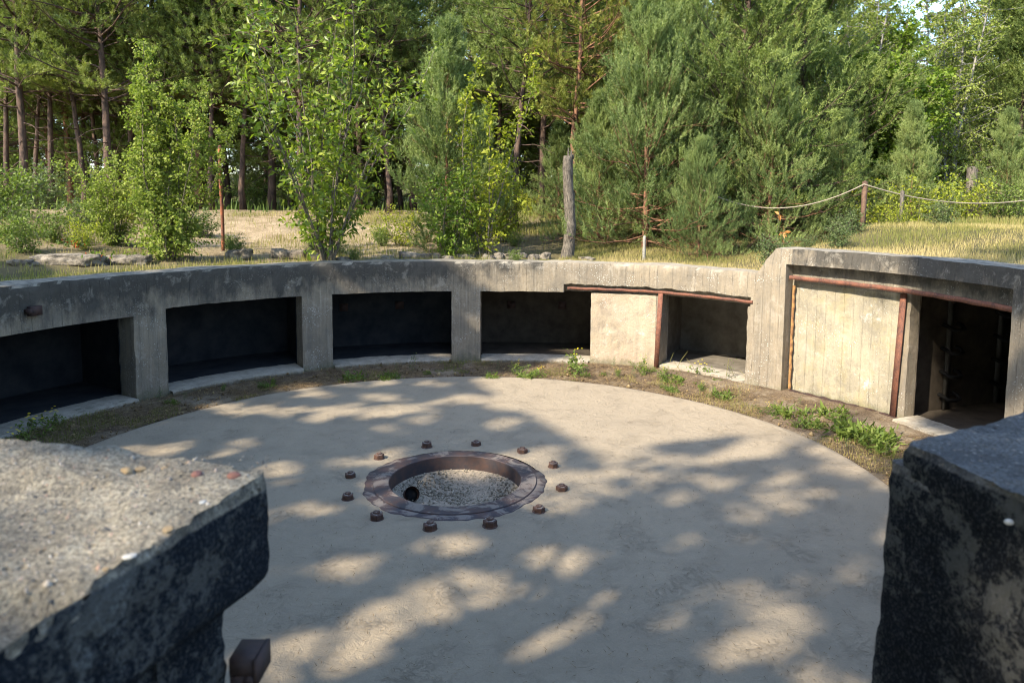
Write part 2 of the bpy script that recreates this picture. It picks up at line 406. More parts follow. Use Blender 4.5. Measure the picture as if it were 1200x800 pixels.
M['wood_grey'] = simple('grey_dead_wood', (0.17, 0.145, 0.115), (0.055, 0.048, 0.04), 9, 0.9, 1.0, 0.02, stretch=(4, 4, 1))
M['log'] = simple('bark_log', (0.22, 0.19, 0.15), (0.085, 0.07, 0.055), 6, 0.9, 1.0, 0.02)
M['wood_brown'] = simple('brown_post_wood', (0.14, 0.085, 0.055), (0.08, 0.05, 0.035), 12, 0.85)
M['rope'] = simple('pale_rope', (0.33, 0.28, 0.21), (0.22, 0.18, 0.14), 60, 0.9)
M['bark'] = simple('pine_bark', (0.13, 0.085, 0.062), (0.05, 0.036, 0.030), 9, 0.95, 1.0, 0.03, stretch=(1, 1, 0.35))
M['bark_red'] = simple('orange_pine_bark', (0.27, 0.135, 0.075), (0.12, 0.065, 0.045), 9, 0.9, 1.0, 0.02, stretch=(1, 1, 0.35))
M['bark_grey'] = simple('smooth_grey_bark', (0.17, 0.145, 0.11), (0.09, 0.075, 0.055), 14, 0.9)
M['bark_white'] = simple('birch_bark', (0.25, 0.235, 0.20), (0.09, 0.08, 0.07), 7, 0.8, 0.3, 0.01, stretch=(1, 1, 3), lo=0.55, hi=0.62)
M['pine'] = mat_foliage('pine_needles', (0.065, 0.090, 0.030), (0.140, 0.172, 0.060), (0.250, 0.270, 0.098), 0.35)
M['pine_y'] = mat_foliage('yellow_green_pine_needles', (0.090, 0.105, 0.028), (0.175, 0.185, 0.050), (0.28, 0.27, 0.080), 0.35)
M['pine_g'] = mat_foliage('green_pine_needles', (0.070, 0.100, 0.034), (0.145, 0.185, 0.066), (0.250, 0.285, 0.105), 0.35)
M['pine_b'] = mat_foliage('blue_green_pine_needles', (0.080, 0.115, 0.050), (0.155, 0.200, 0.090), (0.26, 0.30, 0.140), 0.35)
M['cherry'] = mat_foliage('broad_glossy_leaves', (0.085, 0.130, 0.022), (0.165, 0.215, 0.032), (0.30, 0.33, 0.055), 0.42, 0.42, 0.4)
M['birch'] = mat_foliage('small_birch_leaves', (0.095, 0.130, 0.032), (0.170, 0.210, 0.055), (0.28, 0.31, 0.10), 0.40, 0.6, 0.15)
M['maple'] = mat_foliage('maple_leaves', (0.075, 0.125, 0.022), (0.125, 0.185, 0.032), (0.20, 0.25, 0.045), 0.4)
M['olive'] = mat_foliage('yellow_green_leaves', (0.12, 0.155, 0.022), (0.21, 0.235, 0.030), (0.33, 0.33, 0.045), 0.4)
M['weed'] = mat_foliage('weed_leaves', (0.055, 0.090, 0.025), (0.105, 0.150, 0.040), (0.18, 0.22, 0.06), 0.35)
M['rowan'] = mat_foliage('dark_grey_green_leaves', (0.05, 0.080, 0.035), (0.09, 0.125, 0.055), (0.17, 0.20, 0.11), 0.35)
M['grass'] = mat_foliage('dry_grass', (0.10, 0.125, 0.035), (0.22, 0.195, 0.085), (0.38, 0.30, 0.19), 0.3)
M['straw'] = mat_foliage('brown_litter', (0.07, 0.045, 0.028), (0.16, 0.105, 0.065), (0.30, 0.22, 0.14), 0.1)
M['orange_leaf'] = mat_foliage('autumn_leaves', (0.30, 0.12, 0.04), (0.42, 0.18, 0.08), (0.5, 0.26, 0.13), 0.3)
M['red_leaf'] = mat_foliage('red_leaves', (0.38, 0.035, 0.025), (0.50, 0.06, 0.04), (0.6, 0.15, 0.08), 0.3)
M['yellow'] = mat_foliage('yellow_petals', (0.55, 0.40, 0.02), (0.65, 0.50, 0.03), (0.75, 0.6, 0.05), 0.3)

# ------------------------------------------------------------------ pit plan
CX, CY = -0.72, 7.93
_RT = [(-180, 6.45), (-90, 6.3), (-60, 6.1), (-30, 6.15), (0, 6.15), (20, 6.4), (31, 6.55), (47, 6.4), (53, 6.42), (70, 6.58), (90, 6.6), (120, 6.5), (180, 6.45)]
def RW(th): return np.interp(th, [a for a, b in _RT], [b for a, b in _RT])
def pol(th, r):
    th = np.radians(th); return CX + r * np.sin(th), CY + r * np.cos(th)
def ztop(th):
    return 2.06 + 0.44 * (np.clip((np.asarray(th, float) - 48.2) / 2.6, 0, 1)) 
def terr(x, y, detail=True):
    x = np.asarray(x, float); y = np.asarray(y, float)
    r = np.hypot(x - CX, y - CY); th = np.degrees(np.arctan2(x - CX, y - CY))
    k = sstep(th, 30, 56) * (1 - sstep(th, 120, 160))
    base = 2.0 + 0.44 * sstep(th, 47.5, 51)*(1 - sstep(th, 150, 165))
    up1 = 0.88 * sstep(r, 7.2, 18.5)
    up2 = 0.42 * sstep(r, 7.15, 10.2) + 0.06 * sstep(r, 12, 30)
    z = base + up1 * (1 - k) + up2 * k
    back = sstep(np.abs(th), 150, 168)
    z = z * (1 - back) + 1.62 * back
    z = z + 0.25 * sstep(r, 26, 50) + 3.4 * sstep(r, 38, 90) * (1 - sstep(np.abs(th), 100, 130))
    if detail:
        P = np.stack([x.ravel(), y.ravel(), 0 * x.ravel()], 1)
        z = z + (0.09 * fbm(P, 0.35, 3, 3) + 0.03 * fbm(P, 2.2, 3, 9)).reshape(x.shape) * sstep(r, 7.0, 8.6)
    return z

# ================================================================== SETTING
# ground sheet: ring of terrain to the horizon
nr = np.concatenate([np.linspace(0, 1, 2), 1 + np.cumsum(0.11 * 1.045 ** np.arange(90)) / 0.5])
thg = np.arange(-180, 180.01, 1.0)
rad = np.concatenate([[0.42], 0.42 + np.cumsum(0.10 * 1.085 ** np.arange(88))])
rad = rad[rad < 1400]; rad = np.append(rad, 1500)
T, Rg = np.meshgrid(thg, rad)
RR = RW(T) + Rg
X, Y = pol(T, RR)
Z = terr(X, Y)
sand = sstep(T, -62, -40) * (1 - sstep(T, -8, 12)) * sstep(RR, 6.8, 8.5) * (1 - sstep(RR, 22, 34))
pn = fbm(np.stack([X.ravel(), Y.ravel(), 0 * X.ravel()], 1), 0.5, 4, 21).reshape(X.shape)
sand = np.clip(sand * (0.85 + pn) + 0.3 * np.clip(pn, 0, 1), 0, 1)
sand = np.maximum(sand, 0.55 * sstep(T, 50, 60) * (1 - sstep(RR, 7.3, 8.1)))
sand = np.maximum(sand, 0.7 * (RR < 7.1))
mb = MB(); nR, nT = X.shape
i = np.arange(nR - 1)[:, None] * nT + np.arange(nT - 1)[None]
mb.add(np.stack([X, Y, Z], -1).reshape(-1, 3), np.stack([i, i + 1, i + nT + 1, i + nT], -1).reshape(-1, 4), sand.ravel())
tag(mb.build('terrain', M['terrain'], smooth=True), kind='structure')

# pit floor of earth between platform and wall
rr_ = np.linspace(4.5, 7.1, 40); tt_ = np.arange(-180, 180.01, 1.0)
T, Rr = np.meshgrid(tt_, rr_); X, Y = pol(T, Rr)
P = np.stack([X.ravel(), Y.ravel(), 0 * X.ravel()], 1)
Zf = (0.012 + 0.028 * fbm(P, 1.6, 4, 5) + 0.012 * fbm(P, 9, 3, 8)).reshape(X.shape) * sstep(Rr, 4.93, 5.05)
Zf = Zf + 0.06 * sstep(Rr, 5.5, 6.2) * (0.4 + sstep(T, 10, 40)) - 0.02 * (Rr < 4.9)
mb = MB(); nR, nT = X.shape
i = np.arange(nR - 1)[:, None] * nT + np.arange(nT - 1)[None]
mb.add(np.stack([X, Y, Zf], -1).reshape(-1, 3), np.stack([i, i + 1, i + nT + 1, i + nT], -1).reshape(-1, 4))
tag(mb.build('pit_floor', M['soil'], smooth=True), kind='structure')

# round gun platform with the central hole
rr_ = np.concatenate([[1.0], np.linspace(1.02, 4.9, 60), [4.955, 4.965, 4.966]]); tt_ = np.arange(0, 360.01, 1.5)
T, Rr = np.meshgrid(tt_, rr_)
Rr2 = Rr + (Rr > 4.9) * 0.012 * np.sin(np.radians(T * 7)) 
X, Y = pol(T, Rr2); P = np.stack([X.ravel(), Y.ravel(), 0 * X.ravel()], 1)
Zd = (0.03 + 0.006 * fbm(P, 1.2, 3, 31)).reshape(X.shape)
Zd[-2] -= 0.008; Zd[-1] = -0.05
mb = MB(); nR, nT = X.shape
i = np.arange(nR - 1)[:, None] * nT + np.arange(nT - 1)[None]
mb.add(np.stack([X, Y, Zd], -1).reshape(-1, 3), np.stack([i, i + 1, i + nT + 1, i + nT], -1).reshape(-1, 4))
tag(mb.build('gun_platform', M['disc'], smooth=True), kind='structure')

# ================================================================== RING WALL
# depth field: 0 = wall face, >0 recessed, 9 = through
# niche list: theta0, theta1, z0, z1
NICHES = [(-86, -60.0, 0.10, 1.43), (-55.0, -32.6, 0.11, 1.45), (-27.4, -5.9, 0.10, 1.45), (-0.6, 19.4, 0.10, 1.46), (31.4, 47.0, 0.13, 1.47), (69.9, 85.3, 0.12, 1.951)]
RECESS = [(14.5, 47.4, 1.46, 1.62, 0.24), (53.0, 85.7, -0.2, 2.24, 0.22)]
ths = set(np.round(np.arange(-176, 165.01, 0.45), 3)); zs = set(np.round(np.arange(-0.1, 2.07, 0.05), 3))
def snap(S, v):
    S = np.array(sorted(S)); k = np.argmin(abs(S - v)); S[k] = v; return set(S)
for a in NICHES:
    ths = snap(ths, a[0]); ths = snap(ths, a[1]); zs = snap(zs, a[2]) if a[2] in (0.10, 0.13) else zs
for a in RECESS: ths = snap(ths, a[0]); ths = snap(ths, a[1])
zs = snap(zs, 1.46); zs = snap(zs, 1.62); zs = snap(zs, 1.92); zs = set(list(zs) + [2.0])
TH = np.array(sorted(ths)); ZZ = np.array(sorted(zs)); ZZ = ZZ[ZZ < 2.03]
ZZ = np.append(ZZ, [2.045])                      # rows are stretched to the real top below
NT_, NZ = len(TH), len(ZZ)
tc_ = (TH[:-1] + TH[1:]) / 2; zc_ = (ZZ[:-1] + ZZ[1:]) / 2
def zmap(th, z):                                 # above 1.92 the rows stretch towards the coping
    top = ztop(th); return np.where(z > 1.95, 1.95 + (z - 1.95) / (2.045 - 1.95) * (top - 1.95), z)
D = np.zeros((NZ - 1, NT_ - 1))
TC, ZC = np.meshgrid(tc_, zc_); ZCr = zmap(TC, ZC)
for a0, a1, z0, z1, dp in RECESS:
    rag = 0.02 * fbm(np.stack([tc_, 0 * tc_, 0 * tc_], 1), 0.8, 3, 4)
    D[(TC > a0) & (TC < a1) & (ZCr > z0) & (ZCr < z1)] = dp
for a0, a1, z0, z1 in NICHES:
    D[(TC > a0) & (TC < a1) & (ZC > z0) & (ZC < z1)] = 9
THROUGH = 0.42
Dc = np.where(D == 9, THROUGH, D)
def wallpt(th, z, d):
    """position with roughness; deterministic so that neighbouring strips meet"""
    th = np.asarray(th, float); z = np.asarray(z, float); d = np.broadcast_to(np.asarray(d, float), th.shape)
    zr = zmap(th, z)
    r = RW(th)
    x, y = pol(th, r + d)
    P = np.stack([x, y, zr], 1)
    n1 = fbm(P, 1.3, 3, 2); n2 = fbm(P, 9, 4, 12); 
    # broken arris: how near is the coping edge
    top = ztop(th)
    e = np.clip(1 - (top - zr) / 0.07, 0, 1) * (d < 0.01)
    chip = e * (0.020 + 0.06 * np.clip(fbm(P, 4, 4, 40) * 2, 0, 1))
    rr = r + d + 0.012 * n1 + 0.006 * n2 + chip
    zz = zr + 0.006 * n2 + (zr > top - 0.01) * (0.022 * fbm(P, 2.5, 4, 50) - 0.01)
    # ragged broken edges of the two recesses / niches
    rg = 0.022 * fbm(P, 7, 4, 60)
    zz = zz + rg * np.clip(1 - np.abs(zr - 1.62) / 0.06, 0, 1) * ((th > 14) & (th < 48)) * 1.6
    zz = zz + rg * 0.5 * np.clip(1 - np.abs(zr - 1.46) / 0.06, 0, 1)
    thj = 0
    for a0, a1, z0, z1 in NICHES:
        for a in (a0, a1):
            thj = thj + np.clip(1 - np.abs(th - a) / 0.5, 0, 1) * 0.12 * fbm(P, 8, 4, 70) * (2.4 if a == 47.0 else 1)
    x, y = pol(th + thj, rr)
    return np.stack([x, y, zz], 1)
def crust(th, z):
    th = np.asarray(th, float)
    zz = zmap(th, np.asarray(z, float)) / ztop(th)
    lr = np.interp(th, [-180, -60, -20, -8, 0, 20, 50, 58, 90, 180], [0.50, 0.50, 0.48, 0.44, 0.30, 0.12, 0.12, 0.30, 0.42, 0.6])
    zz = zmap(th, np.asarray(z, float)) / ztop(th)
    lr = lr + 0.28 * np.exp(-((th - 66.8) / 2.0) ** 2) * (zz < .75) + 0.15 * np.exp(-((th - 59) / 3) ** 2) * (zz < .4)
    return np.clip(lr + (zz - 0.72) * 1.5 * (lr > 0.2) + 0.12 * (zz < 0.15), 0, 1)
ARC = np.radians(1) * 6.2
root = empty('gun_pit_wall', (CX, CY, 0))
tag(root, 'weathered board-marked concrete ring wall with dark niches around the round platform', 'wall')
root.location = (0, 0, 0)
mb = MB()
def strip_quads(A, B, C_, D_, dA, dB, dC, dD, uvs):
    """A..D = (th,z) arrays, depths arrays"""
    pts = []
    for (th, z), dd in ((A, dA), (B, dB), (C_, dC), (D_, dD)): pts.append(wallpt(th, z, dd))
    n = len(A[0]); V = np.concatenate(pts); F = np.stack([np.arange(n), n + np.arange(n), 2 * n + np.arange(n), 3 * n + np.arange(n)], 1)
    cr = np.concatenate([crust(*q) for q in (A, B, C_, D_)])
    mb.add(V, F, cr, np.concatenate(uvs))
jz, jt = np.nonzero(D != 9)
def uvof(th, z, d): return np.stack([th * ARC + d, zmap(th, z)], 1)
dd = Dc[jz, jt]
# the recess back of the two panels is another material: keep the big panels out of this mesh
isp = ((TC[jz, jt] > 53) & (TC[jz, jt] < 68.5) & (ZC[jz, jt] < 1.93))
ispE = (TC[jz, jt] > 19.4) & (TC[jz, jt] < 30.6) & (ZC[jz, jt] < 1.46) & (ZC[jz, jt] > 0.02)
def faces(sel):
    a, b = jz[sel], jt[sel]; d_ = dd[sel]
    A = (TH[b], ZZ[a]); B = (TH[b + 1], ZZ[a]); C_ = (TH[b + 1], ZZ[a + 1]); D_ = (TH[b], ZZ[a + 1])
    strip_quads(A, B, C_, D_, d_, d_, d_, d_, [uvof(*q, d_) for q in (A, B, C_, D_)])
faces(~isp & ~ispE)
# side walls between cells of unequal depth, in 5 sub-steps
def between(A, B, d0, d1):
    n = 5
    for k in range(n):
        e0 = d0 + (d1 - d0) * k / n; e1 = d0 + (d1 - d0) * (k + 1) / n
        strip_quads(A, B, B, A, e0, e0, e1, e1, [uvof(*A, e0), uvof(*B, e0), uvof(*B, e1), uvof(*A, e1)])
a, b = np.nonzero(Dc[:, :-1] != Dc[:, 1:])
between((TH[b + 1], ZZ[a]), (TH[b + 1], ZZ[a + 1]), Dc[a, b], Dc[a, b + 1])
a, b = np.nonzero(Dc[:-1] != Dc[1:])
between((TH[b], ZZ[a + 1]), (TH[b + 1], ZZ[a + 1]), Dc[a, b], Dc[a + 1, b])
# coping top
for k in range(8):
    d0, d1 = 0.6 * k / 8, 0.6 * (k + 1) / 8
    A = (TH[:-1], np.full(NT_ - 1, ZZ[-1])); B = (TH[1:], np.full(NT_ - 1, ZZ[-1]))
    strip_quads(A, B, B, A, d0 + 0 * A[0], d0 + 0 * A[0], d1 + 0 * A[0], d1 + 0 * A[0], [uvof(*A, d0), uvof(*B, d0), uvof(*B, d1), uvof(*A, d1)])
A = (TH[:-1], np.full(NT_ - 1, ZZ[-1])); B = (TH[1:], np.full(NT_ - 1, ZZ[-1])); B2 = (TH[1:], np.where(TH[1:] > 50, 1.98, 1.60)); A2 = (TH[:-1], np.where(TH[:-1] > 50, 1.98, 1.60))
z6 = 0.6 + 0 * A[0]
strip_quads(A, B, B2, A2, z6, z6, z6, z6, [uvof(*A, 0.6), uvof(*B, 0.6), uvof(*B2, 0.6), uvof(*A2, 0.6)])
wall = mb.build('wall_face', M['wall'], root, uv=True)
def weld_smooth(o, ang=50):
    import bmesh
    bm = bmesh.new(); bm.from_mesh(o.data); bmesh.ops.remove_doubles(bm, verts=bm.verts, dist=0.0004)
    bm.to_mesh(o.data); bm.free(); shade_auto(o, ang)
weld_smooth(wall)
for sel, nm, mt, lb in ((isp, 'slab', M['panel'], 'tall pale yellow-stained concrete slab beside the rusty post'), (ispE, 'slab', M['panel2'], 'short pale concrete slab with spalled rough patch')):
    mb = MB()
    a, b = jz[sel], jt[sel]; d_ = dd[sel]
    A = (TH[b], ZZ[a]); B = (TH[b + 1], ZZ[a]); C_ = (TH[b + 1], ZZ[a + 1]); D_ = (TH[b], ZZ[a + 1])
    if mt is M['panel2']:
        def spall(q): 
            P = np.stack([q[0] * ARC, q[1], 0 * q[0]], 1)
            return 0.03 * np.clip(1 - np.hypot((q[0] - 23.2) / 3.2, (q[1] - 0.65) / 0.42), 0, 1) ** 0.5 * (0.6 + fbm(P, 9, 4, 3))
    else:
        def spall(q): return 0 * q[0]
    strip_quads(A, B, C_, D_, d_ + spall(A), d_ + spall(B), d_ + spall(C_), d_ + spall(D_), [uvof(*q, d_) for q in (A, B, C_, D_)])
    o = mb.build(nm, mt, root, uv=True); weld_smooth(o); o['label'] = lb

# niche interiors
niche_lbl = ['dark niche at the far left, cut by the photo edge', 'second dark niche from the left', 'middle dark niche in tree shade', 'brownish lit niche beside the short pale slab', 'niche behind the upright rusty post with dry stalks before it', 'tall niche with black shell racks']
for k, (a0, a1, z0, z1) in enumerate(NICHES):
    mb = MB(); m0 = 1.5
    zc = z1 + 0.14
    tb = np.linspace(a0 - m0, a1 + m0, 14); r0 = THROUGH; r1 = 1.9 if k < 5 else 3.0
    def q4(p): mb.add(np.array(p), [[0, 1, 2, 3]])
    for s in range(13):
        ta, tb_ = tb[s], tb[s + 1]
        ra, rb = RW(ta), RW(tb_)
        f0 = [*pol(ta, ra + r0 - .02)]; f1 = [*pol(tb_, rb + r0 - .02)]; g0 = [*pol(ta, ra + r1)]; g1 = [*pol(tb_, rb + r1)]
        q4([f0 + [z0 - .03], f1 + [z0 - .03], g1 + [z0 - .03], g0 + [z0 - .03]])
        q4([g0 + [z0 - .03], g1 + [z0 - .03], g1 + [zc], g0 + [zc]])
        q4([g0 + [zc], g1 + [zc], f1 + [zc], f0 + [zc]])
        # inside of the front wall above the opening
        q4([f0 + [zc], f1 + [zc], f1 + [z1 - .005], f0 + [z1 - .005]])
    for ta in (tb[0], tb[-1]):
        ra = RW(ta); f0 = [*pol(ta, ra + r0 - .02)]; g0 = [*pol(ta, ra + r1)]
        q4([f0 + [z0 - .03], g0 + [z0 - .03], g0 + [zc], f0 + [zc]])
    for ta, te in ((tb[0], a0 + .1), (a1 - .1, tb[-1])):
        f0 = [*pol(ta, RW(ta) + r0 - .02)]; f1 = [*pol(te, RW(te) + r0 - .02)]
        q4([f0 + [z0 - .03], f1 + [z0 - .03], f1 + [zc], f0 + [zc]])
    o = mb.build('niche', M['niche'] if k < 3 else (M['niche_half_shade'] if k in (3, 5) else M['niche_lit']), root); o['label'] = niche_lbl[k]
    # sill
    mb = MB(); ta = np.linspace(a0 + .2, a1 - .2, 40)
    prof = [(-0.02, 0.0), (-0.10, 0.0), (-0.10, z0 * .75), (-0.075, z0 + 0.0), (0.46, z0 + 0.006)]
    if k in (4, 5): prof = [(-0.0, 0.0), (-0.03, 0.0), (-0.03, z0 * .8), (-0.01, z0 + 0.01), (0.46, z0 + 0.016)]
    V = []
    for j, tt in enumerate(ta):
        for (dr, zz) in prof:
            x, y = pol(tt, RW(tt) + dr); V.append((x, y, zz))
    V = np.array(V); V[:, 2] += 0.012 * fbm(V, 8, 3, 6) * (V[:, 2] > 0.02); V[:, :2] += 0.016 * fbm(V, 10, 3, 16)[:, None]
    kk = len(prof); i = np.arange(len(ta) - 1)[:, None] * kk + np.arange(kk - 1)[None]
    mb.add(V, np.stack([i, i + kk, i + kk + 1, i + 1], -1).reshape(-1, 4), 0.25, np.stack([np.repeat(ta * ARC, kk), np.tile([0, .1, .2, .3, .7], len(ta))], 1))
    mb.build('sill', M['wall'], root, uv=True)
    # two square wall plates at the back of some niches
    if k in (2, 3):
        for fr in (0.22, 0.62):
            tt = a0 + (a1 - a0) * fr; mb = MB(); x, y = pol(tt, RW(tt) + r1 - 0.03)
            mb.box((-.09, -.02, -.08), (.09, .02, .08), rz=-R_(tt), c=(x, y, 0.93))
            mb.build('wall_plate', M['rust_dark'], root)
# steel rails (angle profile) and posts
def rail(a0, a1, zf, dr, name='steel_rail', lab=None, h=0.085, dep=0.09):
    mb = MB(); ta = np.linspace(a0, a1, 40)
    p0 = np.array(pol(a0, RW(a0) + dr)); p1 = np.array(pol(a1, RW(a1) + dr))
    bow = 0.0
    V = []
    for k, tt in enumerate(ta):
        f = k / 39.0; x, y = pol(tt, RW(tt) + dr); z = zf(f) + 0.004 * math.sin(k * 1.3)
        x2, y2 = pol(tt, RW(tt) + dr + dep); x3, y3 = pol(tt, RW(tt) + dr + 0.015)
        V += [(x, y, z), (x, y, z + h), (x3, y3, z + h), (x2, y2, z + h - .012), (x2, y2, z + h - .03), (x3, y3, z + h - .03), (x3, y3, z), ]
    n = 7; V = np.array(V); i = np.arange(39)[:, None] * n; j = np.arange(n)[None]; j2 = (j + 1) % n
    mb.add(V, np.stack([i + j, i + j2, i + n + j2, i + n + j], -1).reshape(-1, 4))
    mb.add(V[:n], np.zeros((0, 3), int)); 
    for off in (0, 39 * n):
        q = V[off:off + n]; mb.add(q[[0, 1, 2, 6]], [[0, 1, 2, 3]]); mb.add(q[[2, 3, 4, 5]], [[0, 1, 2, 3]])
    o = mb.build(name, M['rust'], root); o['label'] = lab; return o
rail(15.2, 47.8, lambda f: 1.515 - 0.0 * f, -0.02, lab='long rusty rail over the short slab', h=0.052)
rail(53.3, 85.5, lambda f: 1.985 - 0.03 * f, 0.04, lab='long rusty rail over the tall slab', h=0.068)
def post(tt, dr, z0, z1, lab, wdt=0.045, lean=0):
    mb = MB(); x, y = pol(tt, RW(tt) + dr)
    x2, y2 = pol(tt + lean, RW(tt) + dr)
    rz = -R_(tt)
    ex, ey = math.cos(rz), math.sin(rz); nx, ny = -ey, ex
    for (l0, l1, m0, m1) in ((-wdt, wdt, 0, .014), (-wdt, -wdt + .014, .0145, .09)):
        V = []
        for (cx_, cy_, z) in ((x, y, z0), (x2, y2, z1)):
            for (a_, b_) in ((l0, m0), (l1, m0), (l1, m1), (l0, m1)): V.append((cx_ + ex * a_ + nx * b_, cy_ + ey * a_ + ny * b_, z))
        mb.add(V, [(0,3,2,1),(4,5,6,7),(0,1,5,4),(1,2,6,5),(2,3,7,6),(3,0,4,7)])
    o = mb.build('steel_post', M['rust'], root); o['label'] = lab
post(30.9, -0.03, 0.0, 1.52, 'upright rusty post beside the short slab', 0.045, 0.5)
post(68.6, 0.17, 0.0, 1.95, 'upright rusty post beside the tall slab', 0.05, 0.6)
# dark rotten frame strip at left of the tall slab + rusty plinth strip
mb = MB(); V = []; ns_ = 60; frng = np.random.default_rng(5)
for s in range(ns_):
    z_ = 0.12 + s * 1.76 / (ns_ - 1); x, y = pol(53.5, RW(53.5) + 0.165); wv = 0.018 + 0.012 * math.sin(s * .37) * math.sin(s * .9) + frng.uniform(-.003, .003)
    ex, ey = math.cos(R_(53.5)), -math.sin(R_(53.5)); V += [(x - ex * .03, y - ey * .03, z_), (x + ex * wv, y + ey * wv, z_), (x + ex * wv * 1.2 - ey * -.0, y + ey * wv * 1.2 + .05, z_)]
V = np.array(V); i = np.arange(ns_ - 1)[:, None] * 3 + np.arange(2)[None]
mb.add(V, np.stack([i, i + 1, i + 4, i + 3], -1).reshape(-1, 4))
o = mb.build('frame_strip', simple('rotten_rust_frame', (0.34, 0.19, 0.07), (0.20, 0.10, 0.05), 18, 0.9), root)
mb = MB(); ta = np.linspace(53.5, 69.3, 50)
for s in range(49):
    xa, ya = pol(ta[s], RW(ta[s]) + 0.13); xb, yb = pol(ta[s + 1], RW(ta[s + 1]) + 0.13)
    xc, yc = pol(ta[s], RW(ta[s]) + 0.20); xd, yd = pol(ta[s + 1], RW(ta[s + 1]) + 0.20)
    z = 0.105 + 0.008 * math.sin(s * .9)
    mb.add([(xa, ya, 0), (xb, yb, 0), (xb, yb, z), (xa, ya, z)], [[0, 1, 2, 3]]); mb.add([(xa, ya, z), (xb, yb, z), (xd, yd, z), (xc, yc, z)], [[0, 1, 2, 3]])
mb.build('threshold_strip', M['rust_dark'], root)
# shell racks in the tall niche: black brackets on uprights
M['black_iron'] = simple('black_iron', (0.008, 0.008, 0.008), (0.016, 0.014, 0.012), 20)
tt = 69.9 - 1.5; ox, oy = math.cos(R_(tt)), -math.sin(R_(tt)); ux, uy = math.sin(R_(tt)), math.cos(R_(tt))
for col, (rr0, zl) in enumerate(((7.83, (1.38, 1.02, .66, .30)), (8.98, (1.52, 1.15, .78, .40)))):
    x, y = CX + ux * rr0, CY + uy * rr0; x += ox * .03; y += oy * .03
    rk = MB(); rk.box((-.05, -.02, 0.1), (.05, .018, 2.0), rz=math.atan2(uy, ux), c=(x, y, 0))
    rko = rk.build('shell_rack', M['niche_pale'], root)
    for z in zl:
        b = MB(); pth = [(-.15, .0, .05), (-.15, .08, .03), (-.13, .14, -.01), (0, .17, -.02), (.13, .14, -.01), (.15, .08, .03), (.15, .0, .05)]
        P = [(x + ux * a + ox * d, y + uy * a + oy * d, z + e) for a, d, e in pth]
        b.tube(P, 0.030, 6); b.build('bracket', M['black_iron'], rko)
    b = MB(); b.box((-.03, -.03, -.03), (.03, .03, .03), c=(x + ox * .02, y + oy * .02, 1.78)); b.build('bolt', M['rust_dark'], rko)
# short lug at far-left coping
mb = MB(); x, y = pol(-73.5, RW(-73.5) - 0.03); mb.box((-.10, -.05, 1.62), (.06, .03, 1.75), rz=R_(73.5), c=(x, y, 0)); mb.box((-.14, -.07, 1.66), (-.10, .03, 1.72), rz=R_(73.5), c=(x, y, 0))
mb.build('steel_lug', M['rust_dark'], root)

# ================================================================== CENTRAL PIVOT RING
pr = empty('pivot_ring', (CX, CY, 0)); tag(pr, 'big dark steel ring set in the sandy platform around a gravel-filled well', 'steel ring')
def lathe(prof, n=96, wob=None):
    mb = MB(); th = np.arange(n) * 2 * math.pi / n; V = []
    for k, (r, z) in enumerate(prof):
        rr = r + (wob(th, k) if wob else 0)
        V.append(np.stack([rr * np.cos(th), rr * np.sin(th), np.full(n, z)], 1))
    V = np.concatenate(V); k = len(prof); i = np.arange(k - 1)[:, None] * n; j = np.arange(n)[None]; j2 = (j + 1) % n
    mb.add(V, np.stack([i + j, i + j2, i + n + j2, i + n + j], -1).reshape(-1, 4)); return mb
o = lathe([(0.755, -0.30), (0.75, 0.047), (0.757, 0.054), (0.925, 0.054), (0.932, 0.047), (0.935, 0.0)]).build('raised_ring', M['ring'], pr); shade_auto(o, 30)
wb = lambda th, k: (0.0 if k == 0 else 1.0) * (0.016 * np.sin(5 * th + 1) + 0.010 * np.sin(11 * th) + 0.006 * np.sin(23 * th + 2) + 0.006 * np.sin(41 * th + 1)) - 0.05 * (k > 0) * np.clip(np.sin(th + 0.2), 0, 1) * 1.6
o = lathe([(0.90, 0.040), (1.04, 0.037), (1.045, 0.02)], 240, wb).build('base_flange', M['ring'], pr)
o = lathe([(0.757, -0.12), (0.60, -0.24), (0.40, -0.31), (0.2, -0.33), (0.001, -0.33)], 96, lambda th, k: 0.03 * np.sin(3 * th + k) * (k in (1, 2, 3))).build('gravel_bed', M['gravel'], pr)
g = MB(); grng = np.random.default_rng(3)
ico = np.array([(1,0,0),(-1,0,0),(0,1,0),(0,-1,0),(0,0,1),(0,0,-1)], float); icf = np.array([(0,2,4),(2,1,4),(1,3,4),(3,0,4),(2,0,5),(1,2,5),(3,1,5),(0,3,5)])
def stones(mb, P, s, seed=1):
    r = np.random.default_rng(seed); n = len(P)
    V = ico[None] * (s[:, None, None] * r.uniform(.6, 1.3, (n, 1, 3))) * r.uniform(.8, 1.2, (n, 6, 1))
    an = r.uniform(0, 6.28, n); c_, s_ = np.cos(an), np.sin(an)
    V = np.stack([V[..., 0] * c_[:, None] - V[..., 1] * s_[:, None], V[..., 0] * s_[:, None] + V[..., 1] * c_[:, None], V[..., 2]], -1) + P[:, None]
    F = icf[None] + np.arange(n)[:, None, None] * 6
    mb.add(V.reshape(-1, 3), F.reshape(-1, 3), np.repeat(r.uniform(0, 1, n), 6))
rr0 = 0.75 * np.sqrt(grng.uniform(0, 1, 3400)); aa = grng.uniform(0, 6.283, 3400)
zz = np.interp(rr0, [0, .2, .4, .6, .757], [-.33, -.33, -.31, -.24, -.12])
keep = ~((np.hypot(rr0 * np.cos(aa) + 0.42, rr0 * np.sin(aa) + 0.28) < 0.12))
Pg = np.stack([rr0 * np.cos(aa), rr0 * np.sin(aa), zz + 0.002], 1)[keep & (rr0 > .22 + .08 * np.sin(aa * 3))]
stones(g, Pg, grng.uniform(.004, .020, len(Pg)))
